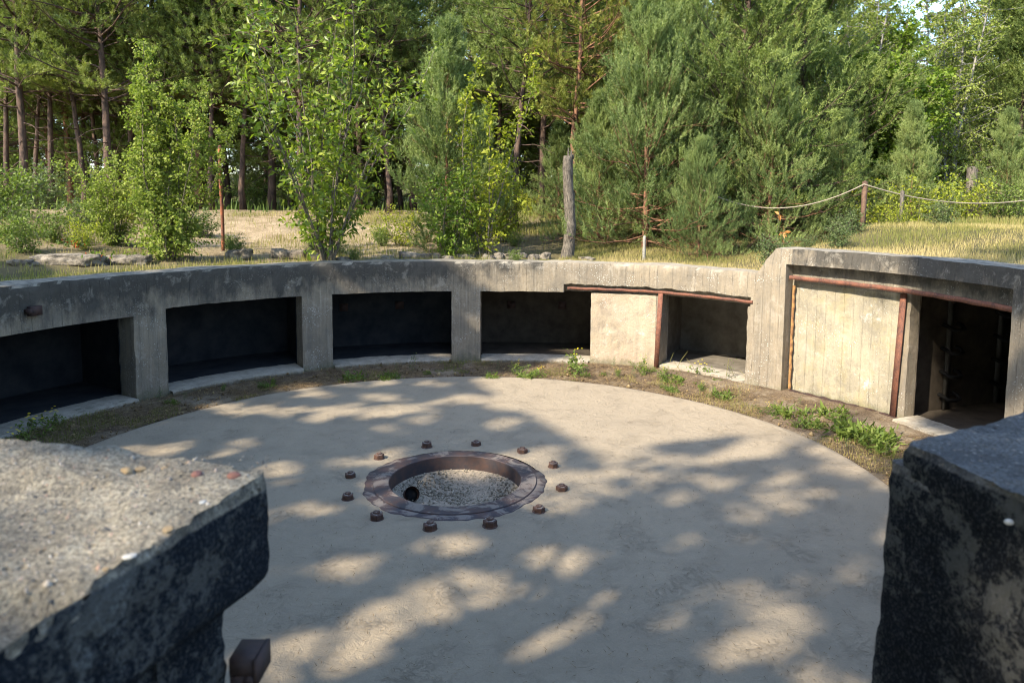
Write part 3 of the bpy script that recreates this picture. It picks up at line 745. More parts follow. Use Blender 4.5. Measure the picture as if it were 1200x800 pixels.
tg = NT('gravel_mixed'); cg = tg.ramp(tg.attr(), [(0.0, (0.11, 0.095, 0.07)), (0.5, (0.24, 0.205, 0.15)), (1.0, (0.36, 0.31, 0.235))]); M['gravel_mix'] = tg.done(cg, 0.9)
o = g.build('gravel', M['gravel_mix'], pr); o['kind'] = 'stuff'
hx, hy = at_z(483, 577, -0.16); hx -= CX; hy -= CY
Dp = unit(np.array([.35, -.75, .55])); Pp = np.array([hx, hy, -0.175])
pm = MB(); pm.tube([Pp, Pp - Dp * .06, Pp - Dp * .16], 0.088, 24, cap=False); pm.tube([Pp + Dp * .001, Pp - Dp * .06, Pp - Dp * .16], 0.078, 24, cap=False)
o = pm.build('drain_pipe', M['rust_dark'], pr); shade_auto(o, 60)
pm = MB(); pm.tube([Pp - Dp * .05, Pp - Dp * .055], 0.080, 24)  # black disc inside the pipe, its colour stands for the dark hole
o = pm.build('drain_dark_disc', simple('drain_shade_black', (0.006, 0.006, 0.006), (0.01, 0.01, 0.01)), pr)

# nuts
NPX = [(556.8, 523.3, 'far side of the steel ring, just right of its farthest point'), (608.8, 531.3, 'far right of the steel ring, dark and upright'), (645.9, 547.3, 'right of the steel ring, third clockwise from the farthest'), (657.9, 574, 'rightmost of the ring of nuts around the steel ring'), (634.7, 599.9, 'near right of the steel ring, between rightmost and nearest nuts'), (576.8, 619.3, 'near side of the steel ring, right one of the nearest pair'), (501.9, 623.3, 'near side of the steel ring, left one of the nearest pair'), (437.3, 609.5, 'near left of the steel ring in the shade'), (406.7, 584.7, 'leftmost of the ring of nuts around the steel ring'), (412.8, 558.8, 'left of the steel ring at the edge of a sun patch'), (449.9, 538.5, 'far left of the steel ring on shaded sand'), (501.3, 524.7, 'far side of the steel ring, just left of its farthest point')]
n0 = None; nrng = np.random.default_rng(12)
for k, (px, py, lb) in enumerate(NPX):
    x, y = at_z(px, py, 0.03)
    rr0 = math.hypot(x - CX, y - CY); x = CX + (x - CX) * 1.229 / rr0; y = CY + (y - CY) * 1.229 / rr0
    if n0 is None:
        n0 = empty('anchor_bolt', (0, 0, 0))
        hb = MB(); th = np.arange(6) * math.pi / 3; 
        lv = [(0.066, 0.0), (0.072, 0.004), (0.072, 0.060), (0.060, 0.070), (0.036, 0.071)]
        n = 24; tt = np.arange(n) * 2 * math.pi / n; hexr = math.cos(math.pi / 6) / np.cos((tt + math.pi / 6) % (math.pi / 3) - math.pi / 6)
        V = []
        for r_i, (r, z) in enumerate(lv):
            hr = r * hexr if r_i < 3 else np.minimum(r * hexr * 1.03, r)
            V.append(np.stack([hr * np.cos(tt), hr * np.sin(tt), np.full(n, z)], 1))
        V = np.concatenate(V); i = np.arange(len(lv) - 1)[:, None] * n; j = np.arange(n)[None]; j2 = (j + 1) % n
        hb.add(V, np.stack([i + j, i + j2, i + n + j2, i + n + j], -1).reshape(-1, 4))
        o = hb.build('nut', M['nut'], n0); shade_auto(o, 28)
        o = lathe([(0.037, 0.055), (0.037, 0.082), (0.030, 0.090), (0.001, 0.091)], 20).build('bolt_end', M['nut'], n0); shade_auto(o, 30)
        o = lathe([(0.079, -0.01), (0.079, 0.003), (0.05, 0.005)], 24).build('washer', M['nut'], n0); o.data.materials[0] = M['nut']
        e = n0
    else: e = copy_tree(n0)
    e.location = (x, y, 0.03 + nrng.uniform(-.004, .004)); e.rotation_euler = (0, 0, nrng.uniform(0, 6))
    s_ = nrng.uniform(.86, 1.0); e.scale = (s_, s_, s_ * nrng.uniform(.8, 1.0))
    tag(e, 'rusty hexagonal nut, ' + lb, 'nut', 'nuts around the pivot ring')

# ================================================================== FOREGROUND BLOCKS
def solid(fn_sections, name, mat, nper=None):
    pass
def rough_prism(outline, zlo_hi, name, mat, parent, amp=0.01, seed=0, step=0.012, topfn=None, undercut=None, topamp=0.01):
    """closed block: plan outline (list of xy, ccw), vertical sides and a gridded top, all displaced by noise"""
    O = np.array(outline, float); n = len(O)
    pts = []
    for k in range(n):
        a, b = O[k], O[(k + 1) % n]; L = np.hypot(*(b - a)); m_ = max(2, int(L / step)); 
        for s in range(m_): pts.append(a + (b - a) * s / m_)
    pts = np.array(pts); N = len(pts); cen = O.mean(0)
    for _ in range(3): pts = 0.25 * np.roll(pts, 1, 0) + 0.5 * pts + 0.25 * np.roll(pts, -1, 0)
    z0, z1 = zlo_hi; lev = np.concatenate([np.arange(z0, z1 - step * 0.5, step), [z1]])
    rows = []; var = []
    for z in lev:
        p = pts.copy()
        if undercut: p = undercut(p, z)
        rows.append(np.column_stack([p, np.full(N, z)])); var.append(np.full(N, 0.0 + 0.5 * (z > z1 - step * 1.5)))
    # inward rings for the top
    K = int(0.5 * min(np.ptp(O[:, 0]), np.ptp(O[:, 1])) / step)
    K = max(K, 8)
    for k in range(1, K + 1):
        f = k / K; p = rows[len(lev) - 1][:, :2] * (1 - f) + cen * f
        rows.append(np.column_stack([p, np.full(N, z1)])); var.append(np.full(N, 1.0))
    V = np.concatenate(rows); var = np.concatenate(var); nr_ = len(rows)
    top = V[:, 2] > z1 - 1e-6
    if topfn: V[top, 2] += topfn(V[top, 0], V[top, 1])
    # shave the upper arris
    edge = np.clip(1 - (z1 - V[:, 2]) / 0.03, 0, 1) * (~top | (var < 0.9))
    c2 = np.array([*cen]); dirn = unit(V[:, :2] - c2)
    V[:, :2] -= dirn * (edge * (0.010 + 0.012 * fbm(V, 20, 3, seed + 3)))[:, None]
    dsp = amp * fbm(V, 9, 5, seed) + amp * 0.5 * fbm(V, 45, 3, seed + 1)
    V[:, :2] += dirn * (dsp * ~(var > 0.9))[:, None]
    V[:, 2] += np.where(top, topamp * fbm(V, 12, 5, seed + 5) + topamp * 0.6 * fbm(V, 60, 3, seed + 6), 0)
    i = np.arange(nr_ - 1)[:, None] * N; j = np.arange(N)[None]; j2 = (j + 1) % N
    F = np.stack([i + j, i + j2, i + N + j2, i + N + j], -1).reshape(-1, 4)
    mb = MB(); mb.add(V, F, var); o = mb.build(name, mat, parent); shade_auto(o, 60); return o, V, top

ZB = 2.70
lb = empty('concrete_pier', (-0.7, 1.0, 0)); tag(lb, 'rough pale-topped concrete block with red stones, near left corner', 'concrete block')
lb.location = (0, 0, 0)
def tl(x, y):       # the slab at the left back stands a little higher; a shallow step runs over the top
    return 0.018 * sstep(-(x + 0.62) - (y - 1.15) * .4, 0.02, 0.10) * sstep(y, 1.15, 1.22) + 0.012 * sstep(y, 0.9, 1.3) - 0.035 * sstep(-(y - 0.86 - (x + .8) * .1), -0.02, 0.02)
def under_l(p, z):  # cap is wider than the stem
    p = p.copy()
    f = 1 - sstep(z, 2.46, 2.53)
    right = p[:, 0] > -0.8
    p[right, 0] -= 0.075 * f
    p[p[:, 1] > 1.1, 1] -= 0.03 * f
    return p
outl = [(-0.66, 0.30), (-0.585, 0.80), (-0.45, 1.255), (-0.66, 1.33), (-1.02, 1.36), (-1.9, 1.45), (-2.2, 0.4)]
o, V, top = rough_prism(outl, (1.75, ZB), 'block', M['block'], lb, 0.012, 3, 0.012, tl, under_l, 0.012)
# more exact dense ring of aggregate on the part in view
g = MB(); r2 = np.random.default_rng(5); Pn = []
while len(Pn) < 1500:
    x = r2.uniform(-1.25, -0.44); y = r2.uniform(0.7, 1.36)
    if x < -0.47 - (1.25 - y) * .33 and y < 1.34 - (x + .45) * -.05: Pn.append((x, y))
Pn = np.array(Pn)
tv = V[top]
zt = []
for x, y in Pn:
    k = np.argmin((tv[:, 0] - x) ** 2 + (tv[:, 1] - y) ** 2); zt.append(tv[k, 2])
sz = r2.gamma(2, .0008, len(Pn)) + .001
stones(g, np.column_stack([Pn, np.array(zt) - sz * .25]), sz, 9)
tg = NT('aggregate_mixed'); cg = tg.ramp(tg.attr(), [(0.0, (0.10, 0.095, 0.09)), (0.35, (0.25, 0.22, 0.19)), (0.7, (0.40, 0.36, 0.30)), (0.9, (0.34, 0.20, 0.14)), (1.0, (0.55, 0.52, 0.47))]); M['aggr'] = tg.done(cg, 0.85)
o = g.build('aggregate', M['aggr'], lb); o['kind'] = 'stuff'
def blob(name, mat, loc, s, parent, seed=0, sub=3):
    import bmesh
    bm = bmesh.new(); bmesh.ops.create_icosphere(bm, subdivisions=sub, radius=1)
    V = np.array([v.co[:] for v in bm.verts]); d = 1 + 0.28 * fbm(V + seed * 3.1, 1.2, 3, seed) + 0.06 * fbm(V + seed, 6, 2, seed)
    for v, k in zip(bm.verts, d): v.co = Vector((v.co.x * k * s[0], v.co.y * k * s[1], v.co.z * k * s[2]))
    me = bpy.data.meshes.new(name); bm.to_mesh(me); bm.free(); me.materials.append(mat)
    o = bpy.data.objects.new(name, me); COL.objects.link(o); o.location = loc; o.rotation_euler = (0, 0, seed * 1.7)
    me.polygons.foreach_set('use_smooth', np.ones(len(me.polygons), bool))
    if parent: o.parent = parent
    return o
for px, py, s, mt, sd, lbx in ((231, 556, .010, 'red_stone', 1, 'round red stone at the back edge'), (275, 556, .010, 'red_stone', 2, 'red stone by the right corner'), (197, 613, .008, 'tan_stone', 3, None), (152, 643, .008, 'white_stone', 4, None), (165, 548, .009, 'tan_stone', 7, None), (193, 546, .006, 'tan_stone', 8, None), (148, 551, .010, 'tan_stone', 9, None), (237, 583, .006, 'white_stone', 10, None), (124, 655, .004, 'tan_stone', 11, None)):
    x, y = at_z(px, py + 2, ZB + .01)
    k = np.argmin((tv[:, 0] - x) ** 2 + (tv[:, 1] - y) ** 2)
    o = blob('stone', M[mt], (x, y, tv[k, 2] + s * .1), (s * 1.2, s, s * (.75 if s > .009 else .3)), lb, sd)
    if lbx: o['label'] = lbx
# rusted clamp fixed under the cap
mb = MB(); xb, yb = -0.515, 1.235
mb.box((0, -.03, 2.352), (.044, .03, 2.385), c=(xb, yb, 0)); mb.box((0, -.028, 1.9), (.028, .018, 2.3515), c=(xb, yb, 0)); mb.box((.0442, -.034, 2.338), (.052, .034, 2.384), c=(xb, yb, 0))
mb.tube([(xb + .036, yb - .034, 2.343), (xb + .036, yb + .034, 2.343)], 0.010, 10)
mb.build('steel_bracket', M['rust_dark'], lb)

rb = empty('concrete_pier', (0, 0, 0)); tag(rb, 'blackened tar-stained concrete block at the lower right corner', 'concrete block')
outr = [(0.845, 1.49), (0.74, 1.50), (0.735, 1.36), (0.86, 1.30), (0.875, 1.17), (0.90, 0.6), (2.2, 0.6), (2.3, 2.0), (1.2, 1.64)]
outr = [(0.825, 1.50), (0.835, 1.40), (0.88, 1.17), (0.91, 0.55), (2.2, 0.6), (2.3, 2.1), (1.2, 1.66)][::1]
rough_prism(outr, (1.2, ZB), 'block', M['block2'], rb, 0.014, 33, 0.012, lambda x, y: 0.02 * sstep(x, .9, 1.3), None, 0.008)
outs = [(0.812, 1.53), (0.82, 1.44), (0.86, 1.30), (1.1, 1.30), (1.2, 1.63)]
rough_prism(outs, (1.2, 2.645), 'shoulder', M['block2'], rb, 0.010, 37, 0.012, None, lambda p, z: p - np.array([0.03, 0]) * sstep(2.6 - z, 0, 1.2), 0.006)
x, y = 0.84, 1.25
for px, py in ((1167, 592),):
    vx, vy = at_d(px, 1.22); blob('stone', M['white_stone'], (0.857, 1.20, 2.655), (.007, .007, .005), rb, 4)

# entrance steps down into the pit between the blocks
mb = MB()
for s in range(8):
    mb.box((-0.42, 0.9 + s * 0.27, -0.05), (0.72, 0.9 + (s + 1) * 0.27 + (0.0), 1.5 - s * 0.19 + 0.003 * s))
o = mb.build('concrete_steps', M['wall'], uv=True); tag(o, 'concrete steps leading down between the two near blocks into the pit', 'steps')

# ================================================================== FOLIAGE GENERATORS
def brush(mb, P, Dr, L, K, nl, nw, rg, spread=0.6, var=None):
    N = len(P)
    if N == 0: return
    t_ = rg.uniform(0, 1, (N, K, 1)); rv = rg.normal(0, 1, (N, K, 3))
    Dn = unit(Dr)[:, None]; u = unit(rv - (rv * Dn).sum(-1, keepdims=True) * Dn)
    nd = unit(Dn * 0.6 + u * spread)
    base = P[:, None] + Dn * (L[:, None, None] * t_)
    tip = base + nd * nl * rg.uniform(.7, 1.15, (N, K, 1))
    side = unit(np.cross(nd, rg.normal(0, 1, (N, K, 3)))) * nw / 2
    V = np.stack([base - side, base + side, tip], 2).reshape(-1, 3)
    F = np.arange(N * K * 3).reshape(-1, 3)
    if var is None: var = rg.uniform(0.1, 0.9, N)
    vv = np.clip(var[:, None] + rg.normal(0, .08, (N, K)), 0, 1)
    mb.add(V, F, np.repeat(vv.ravel(), 3))
def leaves(mb, P, Dr, L, W, rg, var=None, droop=0.0, flat=0.5):
    N = len(P)
    if N == 0: return
    D_ = unit(Dr + np.array([0, 0, -droop])); up = unit(rg.normal(0, 1, (N, 3)) * (1 - flat) + np.array([0, 0, 1.]) * flat)
    S = unit(np.cross(D_, up)); Nn = np.cross(S, D_)
    L = np.broadcast_to(L, (N,))[:, None]; W = np.broadcast_to(W, (N,))[:, None]
    a = P; b = P + D_ * L * .45 + S * W * .5 + Nn * W * .12; c = P + D_ * L - Nn * L * .12; d = P + D_ * L * .45 - S * W * .5 + Nn * W * .12
    V = np.stack([a, b, c, d], 1).reshape(-1, 3); i = np.arange(N)[:, None] * 4
    F = np.concatenate([i + np.array([[0, 1, 2]]), i + np.array([[0, 2, 3]])], 0)
    if var is None: var = rg.uniform(0, 1, N)
    mb.add(V, F, np.repeat(var, 4))
def limb(p0, d0, L, n, rg, curve=0.3, wob=0.12):
    P = [np.array(p0, float)]; d = np.array(d0, float)
    for k in range(n):
        d = d + np.array([0, 0, curve / n]) + rg.normal(0, wob / math.sqrt(n), 3); d = d / np.linalg.norm(d)
        P.append(P[-1] + d * L / n)
    return np.array(P)

def make_pine(name, seed, H, r0, cb, cr, needles, K=10, nl=.11, nw=.018, sl=.18, nbr=60, sub=9, shoots=7, up=0.35, shape='round', lean=(0, 0), bark='bark', dead=8, tone=(0.2, 0.8), young=False):
    rg = np.random.default_rng(seed)
    root = empty(name)
    tr = MB(); cn = MB()
    # trunk
    n = 16; f = np.linspace(0, 1, n)
    wx = np.cumsum(rg.normal(0, .02 * H / n * 4, n)) ; wy = np.cumsum(rg.normal(0, .02 * H / n * 4, n))
    wx -= wx[0]; wy -= wy[0]
    TP = np.stack([lean[0] * H * f + wx * .5, lean[1] * H * f + wy * .5, f * H - 0.15 * (f == 0)], 1)
    tr.tube(TP, r0 * (1 - f * .93) * (1 + .35 * np.exp(-f * 25)), 9, rough=.04, seed=seed)
    def tp(h): return np.array([np.interp(h / H, f, TP[:, k]) for k in range(3)])
    SP, SD, SL, SV = [], [], [], []
    for b in range(nbr):
        if young:
            q = (b + rg.uniform(0, 1)) / nbr; h = H * (cb + (0.985 - cb) * q)
        else:
            q = rg.uniform(0, 1) ** .85; h = H * (cb + (0.97 - cb) * q)
        if shape == 'cone': bl = cr * (1 - q) ** .8 * rg.uniform(.5, 1.15) + .15
        else: bl = cr * (math.sin(math.pi * min(1, (q * .78 + .22)) ) ** .6 * .85 + .15) * rg.uniform(.55, 1.15)
        az = b * 2.399 + rg.normal(0, .35); el = rg.uniform(-.05, .3) + .5 * q * q
        if shape == 'cone': el = rg.uniform(-.18, .15) + .9 * q
        if young: el = -.08 + 1.1 * q
        d = np.array([math.cos(az) * math.cos(el), math.sin(az) * math.cos(el), math.sin(el)])
        p0 = tp(h); ns = 7; LP = limb(p0, d, bl, ns, rg, curve=up, wob=.3 if not young else .35)
        rb_ = max(.008, r0 * .32 * (bl / max(cr, .1)) * (1 - q * .4))
        tr.tube(LP, rb_ * np.linspace(1, .2, ns + 1), 5, cap=False)
        bt = rg.uniform(*tone) if not young else rg.uniform(.1, .95)
        for s in range(sub):
            u = (s + rg.uniform(.2, .9)) / sub; u = (.22 + .78 * u) if shape != 'cone' else (.06 + .94 * u)
            k = u * ns; k0 = min(int(k), ns - 1); pp = LP[k0] + (LP[k0 + 1] - LP[k0]) * (k - k0)
            dd_ = unit(LP[k0 + 1] - LP[k0]); sd = 1 if s % 2 else -1
            lat = unit(np.cross(dd_, [0, 0, 1.])) * sd
            sdv = unit(dd_ * .75 + lat * rg.uniform(.4, .9) + np.array([0, 0, rg.uniform(.0, .5)]))
            l2 = bl * (.42 - .25 * u) * rg.uniform(.7, 1.3) + .12
            SPt = limb(pp, sdv, l2, 3, rg, curve=up * .8, wob=.3)
            if rg.uniform() < .5: tr.tube(SPt, rb_ * .3 * np.linspace(1, .4, 4), 3, cap=False)
            m_ = shoots
            uu = rg.uniform(.25, 1.0, m_) * 3; k1 = np.minimum(uu.astype(int), 2); fr = (uu - k1)[:, None]
            pts = SPt[k1] * (1 - fr) + SPt[k1 + 1] * fr
            dirs = unit(SPt[k1 + 1] - SPt[k1]) * .7 + rg.normal(0, .26, (m_, 3)) + np.array([0, 0, .3 + (.45 if young else 0)])
            SP.append(pts + rg.normal(0, .03, (m_, 3))); SD.append(dirs); SL.append(np.full(m_, sl) * rg.uniform(.6, 1.25, m_)); SV.append(np.clip(bt + rg.normal(0, .14, m_), 0, 1))
        # leading shoot
        SP.append(LP[-2:-1]); SD.append((LP[-1] - LP[-2])[None] + [0, 0, .1]); SL.append(np.array([sl * 1.5])); SV.append(np.array([bt]))
    if young:   # leader
        SP.append(tp(H * .93)[None]); SD.append(np.array([[0, 0, 1.]])); SL.append(np.array([H * .09])); SV.append(np.array([.7]))
    for b in range(dead):
        h = H * rg.uniform(.12, max(cb, .2) + .1); az = rg.uniform(0, 6.28); d = np.array([math.cos(az), math.sin(az), rg.uniform(-.3, .2)])
        LP = limb(tp(h), d, cr * rg.uniform(.25, .7), 5, rg, curve=-.2, wob=.5); tr.tube(LP, .022 * np.linspace(1, .2, 6), 4, cap=False)
    brush(cn, np.concatenate(SP), np.concatenate(SD), np.concatenate(SL), K, nl, nw, rg, var=np.concatenate(SV))
    tr.build('trunk', M[bark], root, smooth=True)
    cn.build('crown', M[needles], root)
    return root

def make_shrub(name, seed, H, R, nst, mat, L, W, bark='bark_grey', tw=14, lf=9, r0=.03, droop=.3, fan=.35, lo=.15, flat=.4, tone=(0, 1), shape=None, off=(0, 0), twl=.45, sprout=False):
    rg = np.random.default_rng(seed); root = empty(name); st = MB(); lm = MB(); P_, D_, V_ = [], [], []
    for s in range(nst):
        az = s * 2.399 + rg.uniform(-.4, .4); sp = fan * rg.uniform(.2, 1.0) if nst > 1 else .03
        d = np.array([math.cos(az) * sp, math.sin(az) * sp, 1.]); l = H * rg.uniform(.65, 1.0) if s else H
        if s == 0: d = np.array([.03, .02, 1.])
        n = 10; LP = limb((math.cos(az) * .05 * min(nst - 1, 3) / 2, math.sin(az) * .05 * min(nst - 1, 3) / 2, -.1), unit(d), l, n, rg, curve=.12, wob=.22)
        st.tube(LP, r0 * (l / H) * np.linspace(1, .12, n + 1), 6, cap=False)
        T = tw
        for t2 in range(T):
            u = lo + (1 - lo) * (t2 + rg.uniform(0, 1)) / T; k = u * n; k0 = min(int(k), n - 1); pp = LP[k0] + (LP[k0 + 1] - LP[k0]) * (k - k0)
            a2 = rg.uniform(0, 6.28); prof = 1.0 if shape is None else shape(u)
            l2 = R * twl * prof * rg.uniform(.5, 1.3)
            dv = unit(np.array([math.cos(a2), math.sin(a2), rg.uniform(.1, 1.0)]))
            TP = limb(pp, dv, l2, 4, rg, curve=.15 - .3 * droop, wob=.35); st.tube(TP, max(.004, r0 * .25) * np.linspace(1, .3, 5), 3, cap=False)
            m_ = lf; uu = rg.uniform(.1, 1, m_) * 4; k1 = np.minimum(uu.astype(int), 3); fr = (uu - k1)[:, None]
            pts = TP[k1] * (1 - fr) + TP[k1 + 1] * fr
            dirs = unit(TP[k1 + 1] - TP[k1]) * .5 + rg.normal(0, .55, (m_, 3))
            P_.append(pts + rg.normal(0, .02 + L * .25, (m_, 3))); D_.append(dirs); V_.append(np.clip(rg.uniform(*tone) * .5 + .25 + rg.normal(0, .2, m_), 0, 1))
        # sprays of leaves along the tip
        m_ = lf; uu = rg.uniform(.8, 1, m_) * n; k1 = np.minimum(uu.astype(int), n - 1); fr = (uu - k1)[:, None]
        P_.append(LP[k1] * (1 - fr) + LP[k1 + 1] * fr); D_.append(rg.normal(0, .5, (m_, 3)) + [0, 0, .4]); V_.append(rg.uniform(.4, 1, m_))
    P = np.concatenate(P_); D_ = np.concatenate(D_); V_ = np.concatenate(V_); n = len(P)
    leaves(lm, P, D_, L * rg.uniform(.6, 1.2, n), W * rg.uniform(.7, 1.2, n), rg, V_, droop, flat)
    st.build('stems' if nst > 1 else 'trunk', M[bark], root, smooth=True); lm.build('foliage', M[mat], root)
    return root

def place(root, px, d, label, cat, group=None, scale=1, rz=0, dz=0, x=None):
    if x is None: x, y = at_d(px, d)
    else: y = d
    z = float(terr(np.array([x]), np.array([y]))[0])
    root.location = (x, y, z + dz); root.rotation_euler = (0, 0, rz); root.scale = (scale,) * 3
    tag(root, label, cat, group); return root

# ------------------------------------------------------------------ pines
PR = {}
PR['A'] = make_pine('pine_tree', 11, 12.5, .135, .25, 3.0, 'pine', K=22, nbr=115, sub=11, shoots=4, nl=.12, nw=.018, sl=.2, lean=(.01, 0))
PR['B'] = make_pine('pine_tree', 12, 11.5, .12, .27, 2.6, 'pine_y', K=22, nbr=105, sub=10, shoots=4, nl=.12, nw=.018, sl=.2, bark='bark_red', lean=(-.03, 0))
PR['C'] = make_pine('pine_tree', 13, 10.5, .10, .33, 2.3, 'pine_g', K=22, nbr=90, sub=10, shoots=4, nl=.12, nw=.018, sl=.2, lean=(.04, .01))
PR['D'] = make_pine('pine_tree', 14, 9.0, .12, .10, 2.6, 'pine_g', K=22, nbr=110, sub=11, shoots=4, nl=.12, nw=.02, sl=.2)
PR['E'] = make_pine('pine_tree', 15, 9.2, .12, .03, 3.6, 'pine_g', K=26, nbr=175, sub=13, shoots=5, nl=.085, nw=.018, sl=.32, shape='cone', up=.25)
used = set()
PG = 'pine trees of the wood behind the pit'
def pine(k, px, d, label, sc_=1.0, rz=0, group=PG, cat='pine tree', dz=0):
    r = PR[k] if k not in used else copy_tree(PR[k])
    used.add(k); return place(r, px, d, label, cat, group, sc_, rz, dz)
# left group
pine('A', 27, 23, 'tall dark-trunked pine, leftmost thick trunk in the photo', 1.0, 0.3)
pine('C', 62, 25, 'slender dark pine, second trunk right of the leftmost thick one', 1.05, 1.2)
pine('B', 84, 29, 'pine with a pale sunlit lower trunk in the left wood', 1.05, 2.0)
pine('C', 98, 24, 'dark upright pine between the pale trunk and the forked pine', 1.0, 3.0)
pine('A', 132, 23, 'thick forked pine behind the left birch bush', .95, 4.1)
pine('B', 232, 26, 'orange-limbed pine behind the birch bush', 1.05, 5.2)
pine('C', 248, 24, 'dark pine just behind the rusty pole', .95, .8)
pine('A', 355, 22, 'grey-barked pine behind the big broadleaf shrub', .9, 2.6)
pine('D', 420, 26, 'bushy pine behind right half of the big broadleaf shrub', 1.1, 1.9)
for k_, (kk_, px_, d_, lb_) in enumerate((('C', 44, 27, 'slim pine between the leftmost thick trunk and its right neighbour'), ('C', 10, 25, 'slim dark pine at the left photo edge'), ('C', 116, 28, 'slim pine left of the forked pine'), ('A', 160, 27, 'tall pine seen through the gap right of the forked pine'), ('C', 178, 25, 'slim pine behind the left side of the birch bush'), ('B', 208, 29, 'orange-barked pine behind the top of the birch bush'), ('C', 285, 25, 'slim pine between the rusty pole and the broadleaf shrub'), ('A', 318, 27, 'tall pine behind left side of the broadleaf shrub'), ('C', 455, 24, 'slim pine between the broadleaf shrub and the blue-green young pine'), ('A', 485, 28, 'tall pine behind the gap right of the broadleaf shrub'))):
    pine(kk_, px_, d_, lb_, .95 + .03 * (k_ % 4), k_ * 1.1)
# middle group
pine('C', 604, 21, 'tall slim dark pine, left of the grey dead stump', 1.05, 5.6)
pine('C', 584, 27, 'thin pine just left of the tall slim pine in the middle', 1.0, 4.4)
pine('A', 634, 26, 'pine with dark trunk between the slim pine and the dead stump', .95, 1.0)
pine('B', 672, 20, 'pine with orange upper trunk right behind the grey dead stump', .86, 2.9)
pine('B', 716, 25, 'pine with pale thin trunk left of the blue-green pine', .9, .2)
pine('D', 655, 30, 'bushy pine at the far end of the gap in the middle', 1.05, 3.3)
pine('A', 790, 26, 'tall pine whose top rises behind the blue-green pine', .9, .9)
# right group
pine('E', 868, 18.5, 'big dense green pine with full low branches, right of centre', 1.0, .5)
pine('E', 935, 21, 'dense pine right of the big full pine', 0.98, 2.2)
pine('D', 985, 27, 'pine behind the maple on the right', .92, 3.6)
pine('E', 1190, 23, 'dense blue-shaded pine cut by the right photo edge', .88, 4.0)
pine('D', 1150, 29, 'pine behind the right birch', .85, 5.0)
# more wood behind
brg = np.random.default_rng(77)
LM = [(-9999, 'left of the photo'), (0, 'the leftmost thick trunk'), (110, 'the left birch bush'), (240, 'the rusty pole'), (310, 'the big broadleaf shrub'), (470, 'the slender yellow-green shrub'), (610, 'the grey dead stump'), (700, 'the blue-green young pine'), (840, 'the big full pine'), (980, 'the brown rope post'), (1090, 'the right birch'), (1200, 'beyond the right photo edge')]
for row, dist, step in ((0, 31, 44), (1, 39, 40), (2, 50, 46), (3, 64, 50)):
    for px in range(-260, 1500, step):
        x_ = px + brg.uniform(-20, 20) + row * 15; d_ = dist + brg.uniform(-3, 3)
        kk_ = ['A', 'D', 'B', 'C', 'D', 'D'][brg.integers(6)] if row < 2 else 'D'
        s_ = (.95 if x_ < 900 else .84) * brg.uniform(.85, 1.1) * (1 + .10 * row)
        if row >= 2: s_ *= 1.0
        if row >= 2 and x_ < 700 and brg.uniform() < .55: continue
        lm_ = [l for (q, l) in LM if x_ >= q][-1]
        pine(kk_, x_, d_, ('distant pine far behind ' + lm_) if 0 <= x_ < 1200 else 'distant pine outside the photo, %s' % ('beyond its left edge' if x_ < 0 else 'beyond its right edge'), s_, brg.uniform(0, 6.28), 'distant pines at the back of the wood')
for k, px in enumerate(list(range(-180, 1400, 62)) + list(range(-150, 1400, 75))):
    d_ = 30 + 13 * (k % 3) / 2 + brg.uniform(-2, 2); lm_ = [l for (q, l) in LM if px >= q][-1]
    pine('E', px + brg.uniform(-15, 15), d_, 'low spreading pine filling the gap between trunks, behind ' + lm_ if 0 <= px < 1200 else 'low spreading pine outside the photo, ' + lm_, brg.uniform(.36, .55), brg.uniform(0, 6), 'low spreading pines under the wood')
for x_, y_, s_ in ((18, 14, .8), (19, 21, .85), (24, 18, .9), (17, 5, .9)):
    r = copy_tree(PR['A' if x_ < 0 else 'D']); place(r, 0, y_, 'pine outside the photo, %d metres to the %s of the pit' % (abs(x_), 'left' if x_ < 0 else 'right'), 'pine tree', 'pines outside the photo', s_, x_ * 1.7, x=x_)
# young trees
yb = make_pine('young_pine', 21, 5.8, .075, .02, 2.5, 'pine_b', K=38, nl=.075, nw=.012, sl=.34, nbr=110, sub=9, shoots=5, up=.45, shape='cone', bark='bark_red', dead=4, young=True)
place(yb, 757, 17.3, 'blue-green young pine with upright shoots standing in the dry grass', 'young pine', rz=.4)
yb2 = make_pine('young_pine', 22, 5.0, .06, .03, 1.6, 'pine_b', K=38, nl=.075, nw=.012, sl=.34, nbr=80, sub=8, shoots=5, up=.45, shape='cone', bark='bark_red', dead=6, young=True)
place(yb2, 522, 17.0, 'blue-green young pine between the two tall leafy shrubs', 'young pine', rz=1.4)
c = copy_tree(yb2); place(c, 1066, 17.5, 'small young pine behind the rope and wooden post', 'young pine', 'small young pines', .60, 2)
c = copy_tree(yb); place(c, 702, 18.5, 'green young pine just left of the blue-green young pine', 'young pine', 'small young pines', .62, 2.2)
c = copy_tree(yb); place(c, 902, 17.0, 'young pine in front of the big dense pines, above the coping step', 'young pine', 'small young pines', .72, 3.2)
c = copy_tree(yb); place(c, 790, 18.6, 'taller blue-green young pine right behind the one with the white stub', 'young pine', 'small young pines', 1.1, 5.2)
c = copy_tree(yb2); place(c, 1178, 18, 'pale blue young pine near the right photo edge', 'young pine', 'small young pines', .52, 3)
c = copy_tree(yb); place(c, 820, 15.5, 'low blue-green pine where the rope disappears', 'young pine', 'small young pines', .42, 4)
c = copy_tree(yb2); place(c, 712, 22, 'slim yellowish young pine left of the blue-green pine', 'young pine', 'small young pines', .85, 5)
c = copy_tree(yb); place(c, 655, 23, 'low bushy pine behind the dead stump', 'young pine', 'small young pines', .5, 1)
c = copy_tree(yb2); place(c, 560, 20, 'bushy pine seedling behind the yellow-green shrub', 'young pine', 'small young pines', .62, 0)
